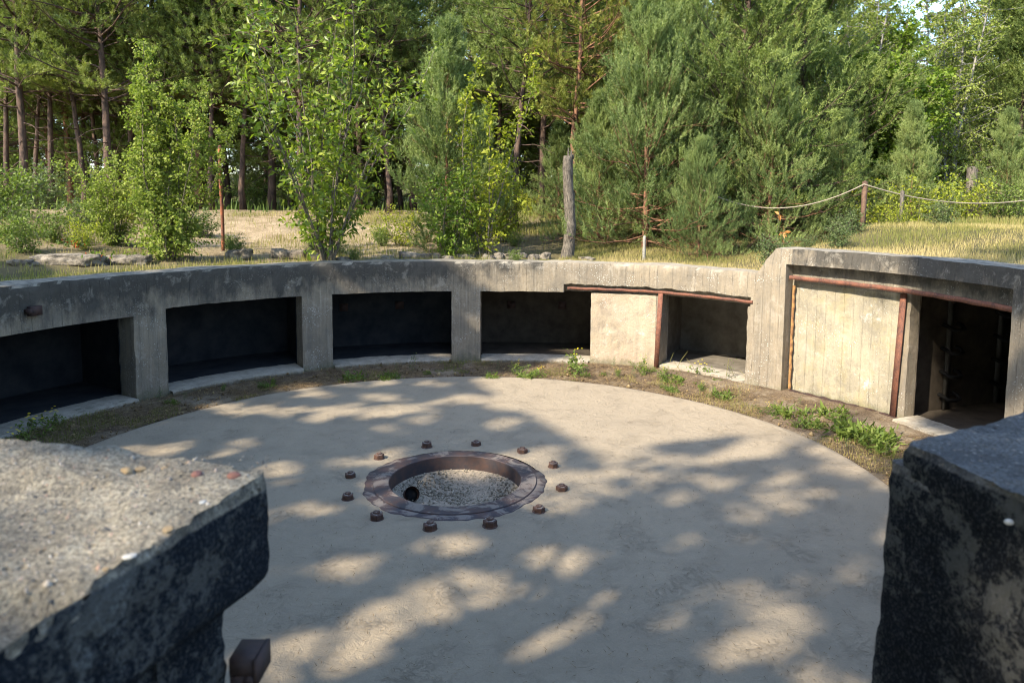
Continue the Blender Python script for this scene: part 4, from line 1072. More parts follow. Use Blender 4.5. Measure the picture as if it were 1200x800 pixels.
c = copy_tree(yb); place(c, 985, 18.0, 'young pine left of the wooden rope post', 'young pine', 'small young pines', .5, 2.5)

# ------------------------------------------------------------------ broadleaf shrubs
s = make_shrub('cherry_shrub', 31, 5.9, 1.35, 15, 'cherry', .165, .07, tw=26, lf=10, r0=.028, fan=.55, lo=.10, droop=.35, twl=.42)
place(s, 382, 14.3, 'tall many-stemmed shrub with big bright leaves at the wall edge', 'shrub')
s = make_shrub('birch_bush', 32, 4.5, 1.5, 12, 'birch', .065, .052, tw=38, lf=34, r0=.02, fan=.24, lo=.03, droop=.5, twl=.42, shape=lambda u: 1.15 - .7 * u)
place(s, 195, 13.7, 'dense small-leaved birch bush beside the rusty pole', 'shrub')
s = make_shrub('birch_bush', 37, 2.3, 1.5, 9, 'birch', .06, .05, tw=26, lf=30, r0=.016, fan=.4, lo=.03, droop=.5, twl=.42)
place(s, 130, 15.0, 'low birch bush left of the dense birch bush', 'shrub', scale=.85)
s = make_shrub('slender_shrub', 33, 4.9, 1.1, 5, 'olive', .12, .06, tw=32, lf=13, r0=.022, fan=.12, lo=.08, droop=.2, twl=.5, shape=lambda u: 1.2 - .85 * u)
place(s, 568, 15.6, 'slender yellow-green shrub rising to a narrow leafy tip', 'shrub')
s = make_shrub('leafy_bush', 34, 2.0, 1.1, 9, 'maple', .09, .05, tw=20, lf=14, r0=.018, fan=.4, lo=.05, twl=.4)
place(s, 525, 15.4, 'low green bush at the foot of the slender shrub', 'shrub')
s = make_shrub('leafy_bush', 38, 2.2, 1.3, 9, 'olive', .08, .045, tw=24, lf=16, r0=.014, fan=.35, lo=.05, twl=.4)
place(s, 590, 18.5, 'yellowish bush behind and right of the slender shrub', 'shrub')
s = make_shrub('maple_tree', 35, 6.2, 2.3, 9, 'maple', .12, .11, tw=64, lf=34, r0=.06, fan=.26, lo=.22, droop=.35, twl=.5, shape=lambda u: 1.1 - .45 * u, flat=.7)
place(s, 1040, 21, 'bright green maple among the pines on the right', 'maple tree')
def make_birch(seed, H, R, lean):
    s = make_shrub('birch_tree', seed, H, R, 7, 'birch', .075, .055, bark='bark_white', tw=95, lf=50, r0=.075, fan=.16, lo=.15, droop=.9, twl=.55, shape=lambda u: 1.1 - .5 * u)
    return s
s = make_birch(36, 9.6, 2.6, .1); place(s, 1112, 23, 'birch with white leaning trunk showing through, upper right', 'birch tree')
s = make_birch(39, 9.2, 2.2, .1); place(s, 1000, 24.5, 'birch left of the maple with drooping fine foliage', 'birch tree')
# low bushes: left edge, mound, under the trees
bush = {}
bush['a'] = make_shrub('low_bush', 41, .95, .9, 8, 'weed', .07, .04, tw=14, lf=14, r0=.008, fan=.7, lo=.05, twl=.5)
bush['b'] = make_shrub('low_bush', 42, .8, .8, 8, 'rowan', .06, .035, tw=14, lf=14, r0=.008, fan=.7, lo=.05, twl=.5)
bush['c'] = make_shrub('low_bush', 43, .9, .7, 7, 'olive', .06, .035, tw=12, lf=12, r0=.008, fan=.55, lo=.05, twl=.5)
bu = set()
def lowb(k, px, d, label, s_, rz=0):
    r = bush[k] if k not in bu else copy_tree(bush[k]); bu.add(k)
    return place(r, px, d, label, 'bush', 'low bushes', s_, rz)
for a in (('a', 22, 13.5, 'green bush at the left photo edge above the coping', .8), ('a', 60, 14.8, 'green bush right of the leftmost bush', .75), ('b', 100, 17, 'grey-green bush before the left pine trunks', 1.1), ('c', 95, 14.2, 'yellowish bush above the long broken slab', .7), ('a', -30, 15, 'bush partly outside the left photo edge', 1.2), ('a', 8, 17.5, 'shaded bush below the leftmost pine', 1.5),
          ('c', 150, 18.5, 'bush in shade behind the low birch bush', 1.2), ('b', 235, 17.5, 'grey-green bush behind the rusty pole', .9), ('b', 908, 12.4, 'green bush at the step of the right coping', .72), ('b', 996, 13.7, 'grey-green bush at the foot of the wooden post', .62), ('b', 985, 12.6, 'small dark bush on the slope below the wooden post', .55),
          ('c', 1038, 16.6, 'yellow-green bush right of the wooden post', 1.1), ('c', 1080, 16.6, 'tall yellow-green bush between the posts', 1.4), ('b', 1105, 14.0, 'grey-green bush on the mound under the rope', .65), ('c', 1130, 16.8, 'yellow-green bush before the grey post', 1.2), ('a', 1180, 16.8, 'green bush at the right photo edge on the mound', 1.0), ('c', 1055, 14.2, 'yellow-green bush low on the mound', .5),
          ('b', 950, 14.5, 'bush under the sagging rope', .5), ('c', 1015, 18, 'bright bush under the young pine', 1.5), ('a', 1100, 19, 'bush below the right birch', 1.7), ('a', 970, 20, 'bush at the foot of the dense pines', 1.3), ('c', 700, 21, 'low yellow-green bush right of the dead stump', 1.0), ('c', 620, 24, 'undergrowth bush left of the dead stump', .9),
          ('b', 550, 16.6, 'grey-green bush beside the pale rubble', 1.0), ('c', 470, 17.5, 'yellowish bush behind the big broadleaf shrub', 1.1), ('a', 640, 27, 'bush deep in the middle gap', 1.5), ('a', 300, 28, 'bush at the far end of the sandy clearing', 1.4), ('c', 340, 30, 'yellowish bush at the far end of the sandy clearing', 1.3), ('a', 420, 27, 'bush at right end of the sandy clearing', 1.5), ('b', 50, 21, 'bush between the left pine trunks', 1.7), ('b', 180, 24, 'bush in the shade of the left wood', 1.9)):
    lowb(*a, rz=a[1] * .37)

rb_ = np.random.default_rng(19)
for k in range(26):
    px = rb_.uniform(-20, 660); d_ = rb_.uniform(13.2, 15.0) + (1.2 if px > 150 else 0) + (rb_.uniform(0, 4) if k % 2 else 0)
    if 255 < px < 350 and k % 3: continue
    lowb(['a', 'b', 'c'][k % 3], px, d_, 'small leafy clump in the undergrowth behind the left coping', rb_.uniform(.28, .5) * (1 + .1 * (k % 2)), k)
# plant with autumn leaves at the step of the coping
ap = empty('sapling'); rg = np.random.default_rng(4); st = MB(); lv = MB(); ol = MB()
for s_ in range(3):
    LP = limb((0.03 * s_, 0, -.05), unit(np.array([.05 * (s_ - 1), .02, 1])), 1.25 - .35 * s_, 8, rg, .1, .15); st.tube(LP, .008 * np.linspace(1, .3, 9), 5, cap=False)
    m_ = 26; uu = rg.uniform(.15, 1, m_) * 8; k1 = np.minimum(uu.astype(int), 7); P = LP[k1]
    tp_ = uu > 6.6
    leaves(lv, P[~tp_], rg.normal(0, .6, ((~tp_).sum(), 3)), .10, .045, rg, droop=.2); leaves(ol, P[tp_], rg.normal(0, .6, (tp_.sum(), 3)), .12, .06, rg, droop=.3)
st.build('stems', M['bark_grey'], ap); lv.build('foliage', M['weed'], ap); ol.build('autumn_leaves', M['orange_leaf'], ap)
place(ap, 914, 12.8, 'thin sapling tipped with orange autumn leaves above the coping step', 'sapling')
ap2 = empty('red_leaved_plant'); lv = MB(); ol = MB()
leaves(lv, rg.normal(0, .12, (60, 3)) * [1, 1, .4] + [0, 0, .12], rg.normal(0, .6, (60, 3)) + [0, 0, .5], .09, .04, rg); leaves(ol, rg.normal(0, .12, (16, 3)) * [1, 1, .4] + [0, 0, .1], rg.normal(0, .6, (16, 3)) + [0, 0, .3], .09, .04, rg)
lv.build('foliage', M['weed'], ap2); ol.build('red_leaves', M['red_leaf'], ap2)
place(ap2, 113, 12.9, 'small plant with red leaves on the long broken slab', 'plant', dz=.02)
c = copy_tree(ap2); place(c, 85, 13.9, 'small plant with a red leaf behind the long broken slab', 'plant')

# ------------------------------------------------------------------ dead stump, posts, rope, pole, rubble
mb = MB(); x, y = at_d(665, 15.8); zg = float(terr(np.array([x]), np.array([y]))[0]); H = z_at(667, 183, 15.8) - zg
k = 26; f = np.linspace(0, 1, k); P = np.stack([0.05 * np.sin(f * 5) + .05 * f, 0 * f, -.1 + f * (H + .1)], 1)
mb.tube(P, .14 * (1 - .25 * f) * (1 + .3 * np.exp(-f * 18)) * (1 + .05 * np.sin(f * 23)), 14, rough=.06, seed=2)
# splintered top
for s_ in range(5):
    a = s_ * 1.26; mb.tube([(.05 + .05 * math.cos(a), .05 * math.sin(a), H - .06), (.05 + .055 * math.cos(a), .055 * math.sin(a), H + .05 + .07 * (s_ % 3))], [.04, .006], 5)
st = empty('dead_tree_stump', (x, y, zg)); o = mb.build('trunk', M['wood_grey'], st, smooth=True)
tag(st, 'tall grey dead tree stump standing in the middle of the clearing', 'tree stump')
mb = MB(); mb.tube(limb((0, 0, -.1), (0.05, 0, 1), .62, 6, rng, 0, .1), [.04, .04, .036, .04, .032, .034, .028], 10, rough=.06)
wp = mb.build('birch_stub', M['bark_white']); place(wp, 756, 15.3, 'short white birch stub before the blue-green pine', 'stump')
def wpost(px, d, ytop, label, mat, w_=.05, cat='post', name='rope_post'):
    x, y = at_d(px, d); zg = float(terr(np.array([x]), np.array([y]))[0]); zt_ = z_at(px, ytop, d)
    mb = MB(); n = 1; h = zt_ - zg
    for s_ in range(n):
        f0, f1 = s_ / n, (s_ + 1) / n
        mb.box((-w_, -w_, -.15 * (s_ == 0) + h * f0), (w_, w_, h * f1), rz=.3)
    mb.add([(-w_ * .8, -w_ * .8, h), (w_ * .8, -w_ * .8, h), (w_ * .8, w_ * .8, h), (-w_ * .8, w_ * .8, h), (0, 0, h + .03)], [[0, 1, 4], [1, 2, 4], [2, 3, 4], [3, 0, 4]])
    o = mb.build(name, mat); o.location = (x, y, zg); tag(o, label, cat); return (x, y, zt_)
p1 = wpost(1012.5, 15, 213, 'brown wooden post carrying the rope on the mound', M['wood_brown'], .038)
p3 = wpost(1057, 14.8, 224, 'thin pale stake right of the brown rope post', M['wood_grey'], .028, 'stake', 'stake')
p2 = wpost(1137, 19, 196, 'grey weathered post near the right birch', M['wood_grey'], .09, 'post', 'grey_post')
def rope(pts, label, r=.013, twist=True):
    P = []
    for (a, b, sag) in pts:
        for s_ in range(24):
            f = s_ / 23.; q = np.array(a) * (1 - f) + np.array(b) * f; q[2] -= sag * 4 * f * (1 - f); P.append(q)
    mb = MB(); mb.tube(np.array(P), r, 6); o = mb.build('rope', M['rope'], smooth=True); tag(o, label, 'rope'); return o
def w3(px, py, d): x, y = at_d(px, d, py); return (x, y, z_at(px, py, d))
rope([(w3(795, 205, 16.6), w3(1012.5, 216, 14.95), .62), (w3(1012.8, 216, 14.95), w3(1290, 214, 15.5), .42)], 'pale rope sagging from the brown post across the mound')
rope([(w3(1137, 218, 18.9), w3(1290, 236, 15.6), .12)], 'second pale rope running from the grey post to the right edge')
# rusty pole
x, y = at_d(259.5, 15.6); zg = float(terr(np.array([x]), np.array([y]))[0]); H = z_at(260, 170, 15.6) - zg
mb = MB(); f = np.linspace(0, 1, 12); mb.tube(np.stack([.01 * np.sin(f * 6), 0 * f, f * (H + .1) - .1], 1), .036, 10, rough=.04)
t_ = NT('orange_rust_pole'); M['pole'] = t_.done(t_.mix(t_.ramp(t_.noise(8, 6, .7), [(.42, 0.0), (.58, 1.0)]), (0.26, 0.085, 0.035), (0.09, 0.045, 0.035)), .85)
o = mb.build('rusty_pole', M['pole'], smooth=True); o.location = (x, y, zg); tag(o, 'slim orange rusted steel pole standing by the birch bush', 'pole')
# rubble along the coping
def chunk(name, px, d, s, label, mat, seed, dz=0, rz=0, cat='rubble'):
    o = blob(name, mat, (0, 0, 0), s, None, seed, 4); x, y = at_d(px, d); zg = float(terr(np.array([x]), np.array([y]))[0])
    o.location = (x, y, zg + dz); o.rotation_euler = (0, 0, rz)
    me = o.data; co = np.zeros(len(me.vertices) * 3); me.vertices.foreach_get('co', co); co = co.reshape(-1, 3)
    co *= np.array([1, 1, 1]); ss = np.array(s); q = co / ss; q = np.sign(q) * np.abs(q) ** .6 * .8 * (1 + .35 * fbm(q, 1.7, 3, seed + 2)[:, None])   # squarer
    co = q * ss; co = co + 0.05 * np.stack([fbm(co, 7, 4, seed), fbm(co, 7, 4, seed + 50), fbm(co, 7, 4, seed + 90)], 1); me.vertices.foreach_set('co', co.ravel()); me.update()
    return tag(o, label, cat)
chunk('broken_slab', 78, 12.75, (.75, .28, .14), 'long grey broken concrete slab on the left coping edge', M['rubble'], 3, .06, .12)
for k_, (px_, d_, lb_) in enumerate(((215, 13.9, 'small broken concrete piece below the birch bush'), (20, 12.2, 'flat broken concrete piece at the left photo edge'), (405, 14.6, 'flat pale stone at the foot of the broadleaf shrub'), (455, 14.9, 'low grey stone right of the broadleaf shrub'), (525, 14.9, 'low grey stone at the left end of the rubble row'), (690, 15.2, 'small flat stone right of the dead stump'))):
    chunk('stone', px_, d_, (.20 + .05 * (k_ % 3), .14, .07), lb_, M['rubble'], 60 + k_, .03, k_ * .4, 'stone')
chunk('broken_slab', 148, 13.2, (.48, .25, .13), 'paler broken concrete piece right of the long slab', M['rubble'], 5, .07, .1)
chunk('concrete_lump', 278, 14.4, (.28, .22, .15), 'square grey concrete lump below the rusty pole', M['rubble'], 8, .08, .1)
def log_(px, d, L, r, label, rz, name='log'):
    x, y = at_d(px, d); zg = float(terr(np.array([x]), np.array([y]))[0]); mb = MB(); f = np.linspace(0, 1, 14)
    mb.tube(np.stack([(f - .5) * L, .02 * np.sin(f * 5), .01 * np.sin(f * 9)], 1), r * (1 + .1 * np.sin(f * 7)), 12, rough=.06)
    o = mb.build(name, M['log'], smooth=True); o.location = (x, y, zg + r * .75); o.rotation_euler = (0, .03, rz); return tag(o, label, 'log')
log_(337, 14.7, .72, .11, 'short grey log lying left of the broadleaf shrub', -.15)
log_(492, 15.2, .9, .08, 'thin dark log lying right of the broadleaf shrub', .1)
rr3 = np.random.default_rng(8)
rub_l = ['left end of', 'second from left in', 'third from left in', 'middle of', 'fourth from right in', 'third from right in', 'second from right in', 'right end of']
for k in range(8):
    px = 545 + k * 13.5; chunk('rock', px, 15.4 + rr3.uniform(-.3, .5), (rr3.uniform(.12, .24), .16, rr3.uniform(.07, .13)), 'pale rock at the %s the rubble row near the dead stump' % rub_l[k], M['rubble'], 20 + k, .04, rr3.uniform(-.5, .5), 'rock')['group'] = 'pale rocks in the rubble row'

# ------------------------------------------------------------------ ground cover (nobody could count it)
def blades(n, sampler, hmin, hmax, w_, name, mat, seed, tone, bend=.35, zf=None, split=None):
    rg = np.random.default_rng(seed); x, y = sampler(rg, n); n = len(x)
    z = (terr(x, y) if zf is None else zf(x, y)) - .01
    h = rg.uniform(hmin, hmax, n) * (0.6 + .6 * np.clip(fbm(np.stack([x, y, 0 * x], 1), .9, 3, seed) + .5, 0, 1))
    az = rg.uniform(0, 6.28, n); b = rg.uniform(.1, 1, n) * bend * h; a2 = rg.uniform(0, 6.28, n)
    dx, dy = np.cos(a2) * w_ / 2, np.sin(a2) * w_ / 2
    V = np.stack([np.stack([x - dx, y - dy, z], 1), np.stack([x + dx, y + dy, z], 1),
                  np.stack([x + dx * .7 + np.cos(az) * b * .35, y + dy * .7 + np.sin(az) * b * .35, z + h * .6], 1), np.stack([x - dx * .7 + np.cos(az) * b * .35, y - dy * .7 + np.sin(az) * b * .35, z + h * .6], 1),
                  np.stack([x + np.cos(az) * b, y + np.sin(az) * b, z + h * .97], 1)], 1).reshape(-1, 3)
    i = np.arange(n)[:, None] * 5
    patch = fbm(np.stack([x, y, 0 * x], 1), .8, 4, seed + 2)
    var = np.clip(tone(x, y) + .6 * patch + rg.normal(0, .16, n), 0, 1)
    mb = MB(); mb.add(V, i + np.array([[0, 1, 2, 3]]), np.repeat(var, 5)); mb.add_more(i + np.array([[3, 2, 4]]))
    return tag(mb.build(name, mat), kind='stuff')
def ring_s(t0, t1, r0, r1, dens=None):
    def f(rg, n):
        th = rg.uniform(t0, t1, n); r = np.sqrt(rg.uniform(r0 ** 2, r1 ** 2, n)); x, y = pol(th, r)
        keep = r > RW(th) + .5
        if dens is not None: keep &= rg.uniform(0, 1, n) < dens(x, y, th, r)
        return x[keep], y[keep]
    return f
blades(75000, ring_s(12, 100, 6.9, 12), .04, .13, .007, 'mound_grass', M['grass'], 51, lambda x, y: .50 + .45 * (1 - sstep(np.hypot(x - CX, y - CY), 7.3, 8.4)))
blades(60000, ring_s(-8, 75, 12, 22), .08, .22, .014, 'far_grass', M['grass'], 52, lambda x, y: .48 + 0 * x)
blades(60000, ring_s(-100, 14, 6.75, 17, lambda x, y, th, r: .12 + .88 * (fbm(np.stack([x, y, 0 * x], 1), .7, 3, 5) + np.where(th < -62, .5, 0) + np.where(r < 7.6, .25, 0) > .12)), .05, .20, .010, 'clearing_grass', M['grass'], 53, lambda x, y: .28 + 0 * x)
blades(40000, ring_s(-70, 75, 17, 75), .15, .5, .05, 'wood_undergrowth', M['weed'], 54, lambda x, y: .45 + 0 * x)
blades(15000, ring_s(-100, 100, 6.7, 7.4), .02, .08, .009, 'coping_moss', M['grass'], 55, lambda x, y: .3 + 0 * x)
# litter in the ring gutter: needles, twigs, short grass
def gut(rg, n):
    th = rg.uniform(-95, 95, n); r = 4.97 + (RW(th) - 5.0 - .05) * rg.uniform(0, 1, n); x, y = pol(th, r); return x, y
gutz = lambda x, y: 0.03 + 0.05 * sstep(np.hypot(x - CX, y - CY), 5.5, 6.2)
rg = np.random.default_rng(61); n = 42000; x, y = gut(rg, n)
keep = fbm(np.stack([x, y, 0 * x], 1), 1.8, 3, 6) > -.25; x, y = x[keep], y[keep]; n = len(x)
a = rg.uniform(0, 6.28, n); L = rg.uniform(.02, .09, n); z = gutz(x, y) + rg.uniform(0, .02, n)
dx, dy = np.cos(a) * L / 2, np.sin(a) * L / 2; wx, wy = -np.sin(a) * .003, np.cos(a) * .003
V = np.stack([np.stack([x - dx - wx, y - dy - wy, z], 1), np.stack([x - dx + wx, y - dy + wy, z + .003], 1), np.stack([x + dx, y + dy, z + rg.uniform(-.01, .02, n)], 1)], 1).reshape(-1, 3)
mb = MB(); mb.add(V, np.arange(3 * n).reshape(-1, 3), np.repeat(rg.uniform(0, 1, n), 3)); tag(mb.build('needle_litter', M['straw']), kind='stuff')
# needle litter thinly over the platform
n = 5200; th = rg.uniform(-180, 180, n); r = 4.9 * np.sqrt(rg.uniform(.07, 1, n)); x, y = pol(th, r); a = rg.uniform(0, 6.28, n); L = rg.uniform(.02, .06, n)
dx, dy = np.cos(a) * L / 2, np.sin(a) * L / 2; wx, wy = -np.sin(a) * .0028, np.cos(a) * .0028; z = np.full(n, .041)
V = np.stack([np.stack([x - dx - wx, y - dy - wy, z], 1), np.stack([x - dx + wx, y - dy + wy, z], 1), np.stack([x + dx, y + dy, z + .004], 1)], 1).reshape(-1, 3)
mb = MB(); mb.add(V, np.arange(3 * n).reshape(-1, 3), np.repeat(rg.uniform(0, .7, n), 3)); tag(mb.build('fallen_needles', M['straw']), kind='stuff')
# gutter grass
def gsel(rg, n):
    x, y = gut(rg, n); th = np.degrees(np.arctan2(x - CX, y - CY)); nn = fbm(np.stack([x, y, 0 * x], 1), 1.5, 3, 9)
    k = nn > np.interp(th, [-95, -62, -50, -20, 10, 35, 60, 95], [.0, .1, .45, .3, .35, .15, .05, .1]); return x[k], y[k]
blades(40000, gsel, .015, .065, .006, 'gutter_grass', M['grass'], 62, lambda x, y: .22 + .25 * (x > 1), zf=gutz)
# pebbles in the gutter
n = 1600; x, y = gut(rg, n); mb = MB(); stones(mb, np.stack([x, y, gutz(x, y)], 1), rg.gamma(2, .005, n) + .003, 4); tag(mb.build('gutter_pebbles', M['straw']), kind='stuff')

# weeds with labels
def make_weed(name, seed, H, nst, fl=False, L=.05, W=.02, mat='weed', fan=.6, lf=5, tw=6):
    root = make_shrub(name, seed, H, H * .5, nst, mat, L, W, tw=tw, lf=lf, r0=.005, fan=fan, lo=.1, twl=.35, droop=.1, flat=.2)
    if fl:
        rg = np.random.default_rng(seed); mb = MB()
        for k in range(7):
            c_ = np.array([rg.normal(0, H * .22), rg.normal(0, H * .22), H * rg.uniform(.6, 1.0)]); th = np.arange(7) * 2 * math.pi / 6
            V = np.concatenate([[c_ + [0, 0, .006]], c_ + np.stack([.016 * np.cos(th[:6]), .016 * np.sin(th[:6]), 0 * th[:6]], 1)])
            mb.add(V, [[0, 1 + j, 1 + (j + 1) % 6] for j in range(6)]); 
        mb.build('flowers', M['yellow'], root)
    return root
WD = {'t': make_weed('tall_weed', 71, .46, 4, True, .07, .025, fan=.45, lf=7, tw=9), 'f': make_weed('flowering_weed', 72, .22, 6, True, .05, .02, fan=.8), 's': make_weed('leafy_weed', 73, .16, 9, False, .09, .022, fan=1.1), 'm': make_weed('thin_weed', 74, .38, 1, False, .04, .015, mat='rowan', tw=16, lf=4)}
wu = set()
def weed(k, px, py, label, s_=1):
    r = WD[k] if k not in wu else copy_tree(WD[k]); wu.add(k)
    x, y = at_z(px, py, .05); r.location = (x, y, float(gutz(np.array([x]), np.array([y]))[0])); r.scale = (s_,) * 3; r.rotation_euler = (0, 0, px); tag(r, label, 'weed', 'weeds in the gutter of the pit')
for a in (('t', 675, 437, 'tallest bushy weed with a yellow flower before the short pale slab', 1.15), ('f', 40, 508, 'yellow-flowered weed before the leftmost niche', 1.3), ('f', 62, 497, 'second yellow-flowered weed beside the leftmost niche', 1.0), ('f', 20, 520, 'yellow-flowered weed at the left photo edge', 1.0), ('s', 312, 452, 'leafy weed below the second niche', .8),
          ('s', 412, 443, 'spreading weed left of the middle niche sill', 1.2), ('m', 483, 432, 'thin upright weed before the middle niche', 1.0), ('m', 583, 432, 'thin upright weed before the brownish niche', .6), ('f', 632, 439, 'yellow-flowered weed below the brownish niche', .9), ('s', 618, 440, 'flat weed below the brownish niche', 1.1), ('s', 458, 442, 'flat weed below the middle niche', 1.0),
          ('f', 822, 440, 'yellow-flowered weed before the niche behind the post', 1.2), ('m', 855, 448, 'thin weed at right side of the niche behind the post', 1.1), ('s', 790, 447, 'leafy weed right of the short slab post', 1.1), ('s', 848, 464, 'leafy weed below the pier between the slabs', 1.1), ('s', 925, 484, 'leafy weed at the foot of the tall slab left end', 1.4), ('s', 980, 490, 'leafy weed in middle of the tall slab foot', 1.5), ('s', 1000, 508, 'big leafy weed left of the tall rusty post foot', 1.9), ('s', 1030, 520, 'big leafy weed at the tall rusty post foot', 1.9), ('s', 1018, 513, 'big leafy weed between the two at the tall post foot', 1.7), ('s', 945, 497, 'leafy weed beside the platform edge at right', 1.1), ('m', 427, 440, 'thin weed left of the middle niche', .5), ('s', 575, 441, 'flat weed under the third pier', .8)):
    weed(*a)
wr_ = np.random.default_rng(23)
for k in range(46):
    th_ = wr_.uniform(-60, 84) if k % 3 else wr_.uniform(20, 80); r_ = 5.1 + (float(RW(th_)) - 5.3) * wr_.uniform(.05, 1.0); x, y = pol(th_, r_)
    r = copy_tree(WD[['s', 'm', 't', 's', 'm'][k % 5]]); sc__ = wr_.uniform(.25, .65); r.location = (x, y, float(gutz(np.array([x]), np.array([y]))[0])); r.scale = (sc__, sc__, sc__ * wr_.uniform(.7, 1.3)); r.rotation_euler = (0, 0, k)
    tag(r, 'tiny weed seedling in the litter between platform and wall', 'weed', 'tiny weeds in the litter')
# dry stalks at the niche behind the post
dsr = empty('dry_plant', (0, 0, 0)); x0_, y0_ = at_z(815, 440, .05); dsr.location = (x0_, y0_, .05)
for px, py, dx, dz_ in ((790, 436, .25, .42), (800, 440, -.18, .30), (818, 440, -.22, .34), (862, 446, -.15, .36), (850, 448, .05, .45), (880, 452, -.2, .3), (783, 430, .1, .3)):
    x, y = at_z(px, py, .05); x -= x0_; y -= y0_; mb = MB(); mb.tube([(x, y, -.02), (x + dx * .5, y, -.02 + dz_ * .6), (x + dx, y + .02, -.02 + dz_)], [.005, .004, .002], 4); mb.build('stalk', M['grass'], dsr)
tag(dsr, 'bleached dry stalks before the niche behind the rusty post', 'plant')

# ================================================================== SHADE TREES outside the frame (left and behind the camera)
ux, uy = -SX, -SY                          # light travels this way in plan
vx, vy = -uy, ux                           # left-hand perpendicular
def pq(x, y): return x * vx + y * vy, x * ux + y * uy
KT = 1 / math.tan(SUN_EL)
def P0(px, py, z=0.03):
    x, y = at_z(px, py, z); p, q = pq(x, y); return p, q + z * KT
# outline of the canopy's shade: q limit as function of p (sun edge of the crowns)
_edge = [P0(545, 445), P0(600, 480), P0(645, 505), P0(690, 530), P0(755, 562), P0(800, 548), P0(870, 512), P0(945, 535), P0(1035, 580)]
_edge = sorted(_edge)
ep = np.array([e[0] for e in _edge]); eq = np.array([e[1] for e in _edge])
holes = []
for (px, py, a, b, z) in [(470, 482, 38, 8, 0), (490, 494, 16, 4, 0), (548, 468, 16, 5, 0), (372, 600, 26, 7, 0), (325, 552, 22, 8, 0), (409, 671, 26, 12, 0), (500, 715, 34, 14, 0), (530, 640, 32, 10, 0), (663, 659, 46, 17, 0), (580, 755, 28, 16, 0), (771, 730, 40, 22, 0), (788, 638, 24, 12, 0), (855, 697, 36, 18, 0), (905, 602, 62, 16, 0), (947, 688, 26, 14, 0), (797, 584, 22, 8, 0), (913, 727, 26, 12, 0), (897, 640, 26, 10, 0), (1005, 672, 20, 15, 0), (963, 580, 46, 9, 0), (700, 690, 24, 14, 0), (440, 570, 14, 7, 0), (400, 545, 22, 6, 0), (560, 470, 20, 5, 0),
                          (130, 600, 190, 52, ZB), (270, 580, 80, 36, ZB), (30, 660, 100, 40, ZB), (110, 690, 50, 18, ZB), (550, 545, 30, 6, 0), (455, 545, 22, 10, 0), (300, 610, 22, 9, 0), (640, 770, 26, 14, 0), (850, 770, 26, 14, 0), (500, 780, 22, 10, 0)]:
    p, q = P0(px, py, z); p1_, q1_ = P0(px + a, py, z); p2_, q2_ = P0(px, py + b, z)
    A = np.array([[p1_ - p, p2_ - p], [q1_ - q, q2_ - q]]); holes.append((p, q, np.linalg.inv(A), 0.0 if z > 1 else 0.01 + 0.05 * ((px * 7 + py) % 10) / 10))
def shade_ok(p, q, rg):
    """True where a leaf may hang: p,q are where its shadow meets the platform level"""
    qm = np.interp(p, ep, eq, left=99, right=eq[-1] + 1.5)
    side = np.where(vx * 1 + 0 > -9, 0, 0)
    qm = np.where(p > ep[-1], np.where(p > 12.95, 4.4, 10.6), qm)
    qm = np.where(p < ep[0], 8.6, qm)
    ok = (q < qm) | ((p < 3.75 + .35 * fbm(np.stack([p, q, 0 * p], 1), 1.5, 3, 77)) & (q > 10.9) & (q < 15.5))
    P = np.stack([p, q, 0 * p], 1)
    for (hp, hq, Ai, pr_) in holes:
        u = (p - hp) * Ai[0, 0] + (q - hq) * Ai[0, 1]; v = (p - hp) * Ai[1, 0] + (q - hq) * Ai[1, 1]
        ok &= (rg.uniform(0, 1, len(p)) < pr_) | ((u * u + v * v) > (0.9 + 0.10 * math.sqrt(abs(Ai[0, 0] * Ai[1, 1] - Ai[0, 1] * Ai[1, 0])) + .5 * fbm(P, 3, 2, 4)) ** 2)
    ok &= (fbm(P, 1.55, 3, 8) < np.where(p < 9.5, .19, .24)) | (rg.uniform(0, 1, len(p)) < .02)
    return ok
SHADE = dict(ep=ep, eq=eq)
PMIN, PMAX = ep.min(), ep.max()
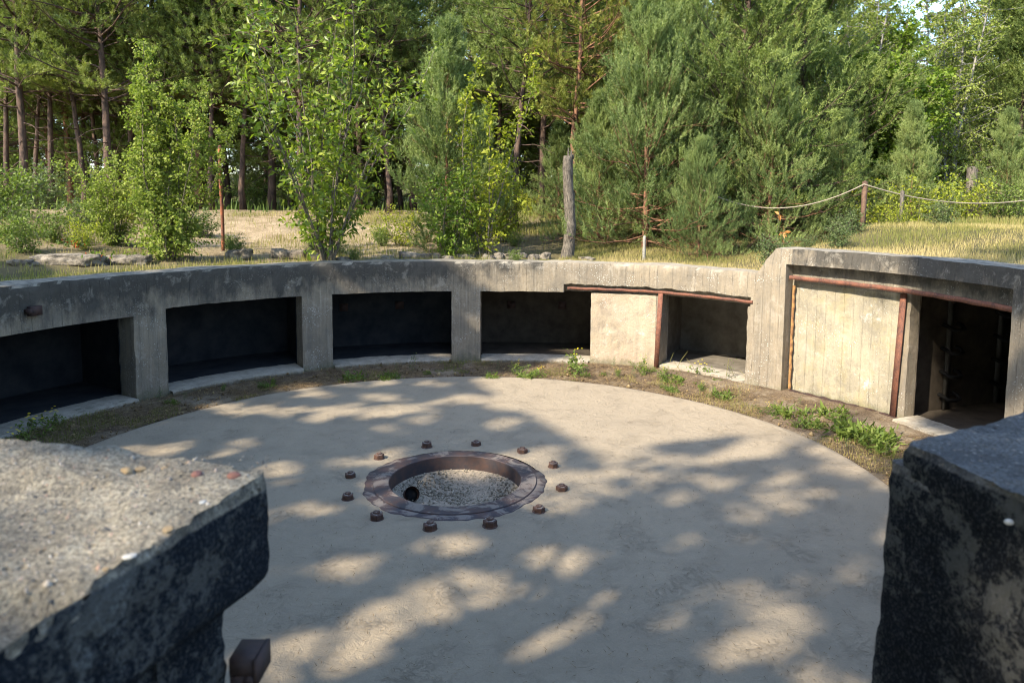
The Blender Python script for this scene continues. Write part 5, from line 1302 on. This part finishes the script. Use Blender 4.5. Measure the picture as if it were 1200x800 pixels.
# crowns: (p, q of trunk, H, R) laid out along the sun side
def add_shade_tree(idx, x, y, H, R, label, n):
    rg = np.random.default_rng(300 + idx); root = empty('shade_tree')
    zg = float(terr(np.array([x]), np.array([y]), False)[0])
    st = MB(); TPt = limb((0, 0, -.2), (0, 0, 1), H * .8, 10, rg, .1, .15); st.tube(TPt, .2 * np.linspace(1, .3, 11), 8)
    for k in range(34):
        u = rg.uniform(.25, .97); b = TPt[int(u * 10)]; a = rg.uniform(0, 6.28); e = rg.uniform(.0, .9)
        st.tube(limb(b, (math.cos(a) * math.cos(e), math.sin(a) * math.cos(e), math.sin(e)), R * rg.uniform(.5, .95), 6, rg, .3, .3), .05 * np.linspace(1, .15, 7), 5, cap=False)
    # random points in ellipsoid crown
    zc = zg + H * .62; hz = H * .42
    P = rg.normal(0, 1, (n * 3, 3)); P = unit(P) * rg.uniform(0, 1, (n * 3, 1)) ** (1 / 2.6); P = P * [R, R, hz] + [x, y, zc]
    p, q = pq(P[:, 0], P[:, 1]); q = q + (P[:, 2] - .03) * KT
    ok = shade_ok(p, q, rg)
    P = P[ok][:n]
    lf = MB(); leaves(lf, P - [x, y, zg], rg.normal(0, 1, (len(P), 3)), .135 * rg.uniform(.7, 1.2, len(P)), .10, rg, flat=.5)
    st.build('trunk', M['bark_grey'], root, smooth=True); lf.build('crown', M['maple'], root)
    root.location = (x, y, zg); tag(root, label, 'tree', 'shade trees outside the photo'); return root
ST = [(-10.6, 7.2, 9.5, 3.4), (-9.6, 3.0, 9.0, 3.3), (-7.8, -1.2, 9.5, 3.4), (-4.2, -4.2, 9.5, 3.4), (-0.4, -7.0, 9.0, 3.2), (-12.5, -2.0, 13.5, 3.6), (-8.5, -6.0, 13.5, 3.8), (-14.2, 3.6, 12.5, 3.2), (-4.5, -9.5, 13.5, 3.6), (-4.4, .9, 13.0, 3.0), (-6.2, -1.0, 14.0, 2.6)]
for k, (x, y, H, R) in enumerate(ST):
    add_shade_tree(k, x, y, H, R, 'leafy tree outside the photo ' + ['nearest the left niches', 'left of the platform', 'left behind the camera', 'close behind the camera', 'right behind the camera', 'tall, far left behind the camera', 'tall, behind the camera', 'tall, far left', 'tall, straight behind', 'tall, close to the left block', 'tall, left of the near blocks'][k], 24000)
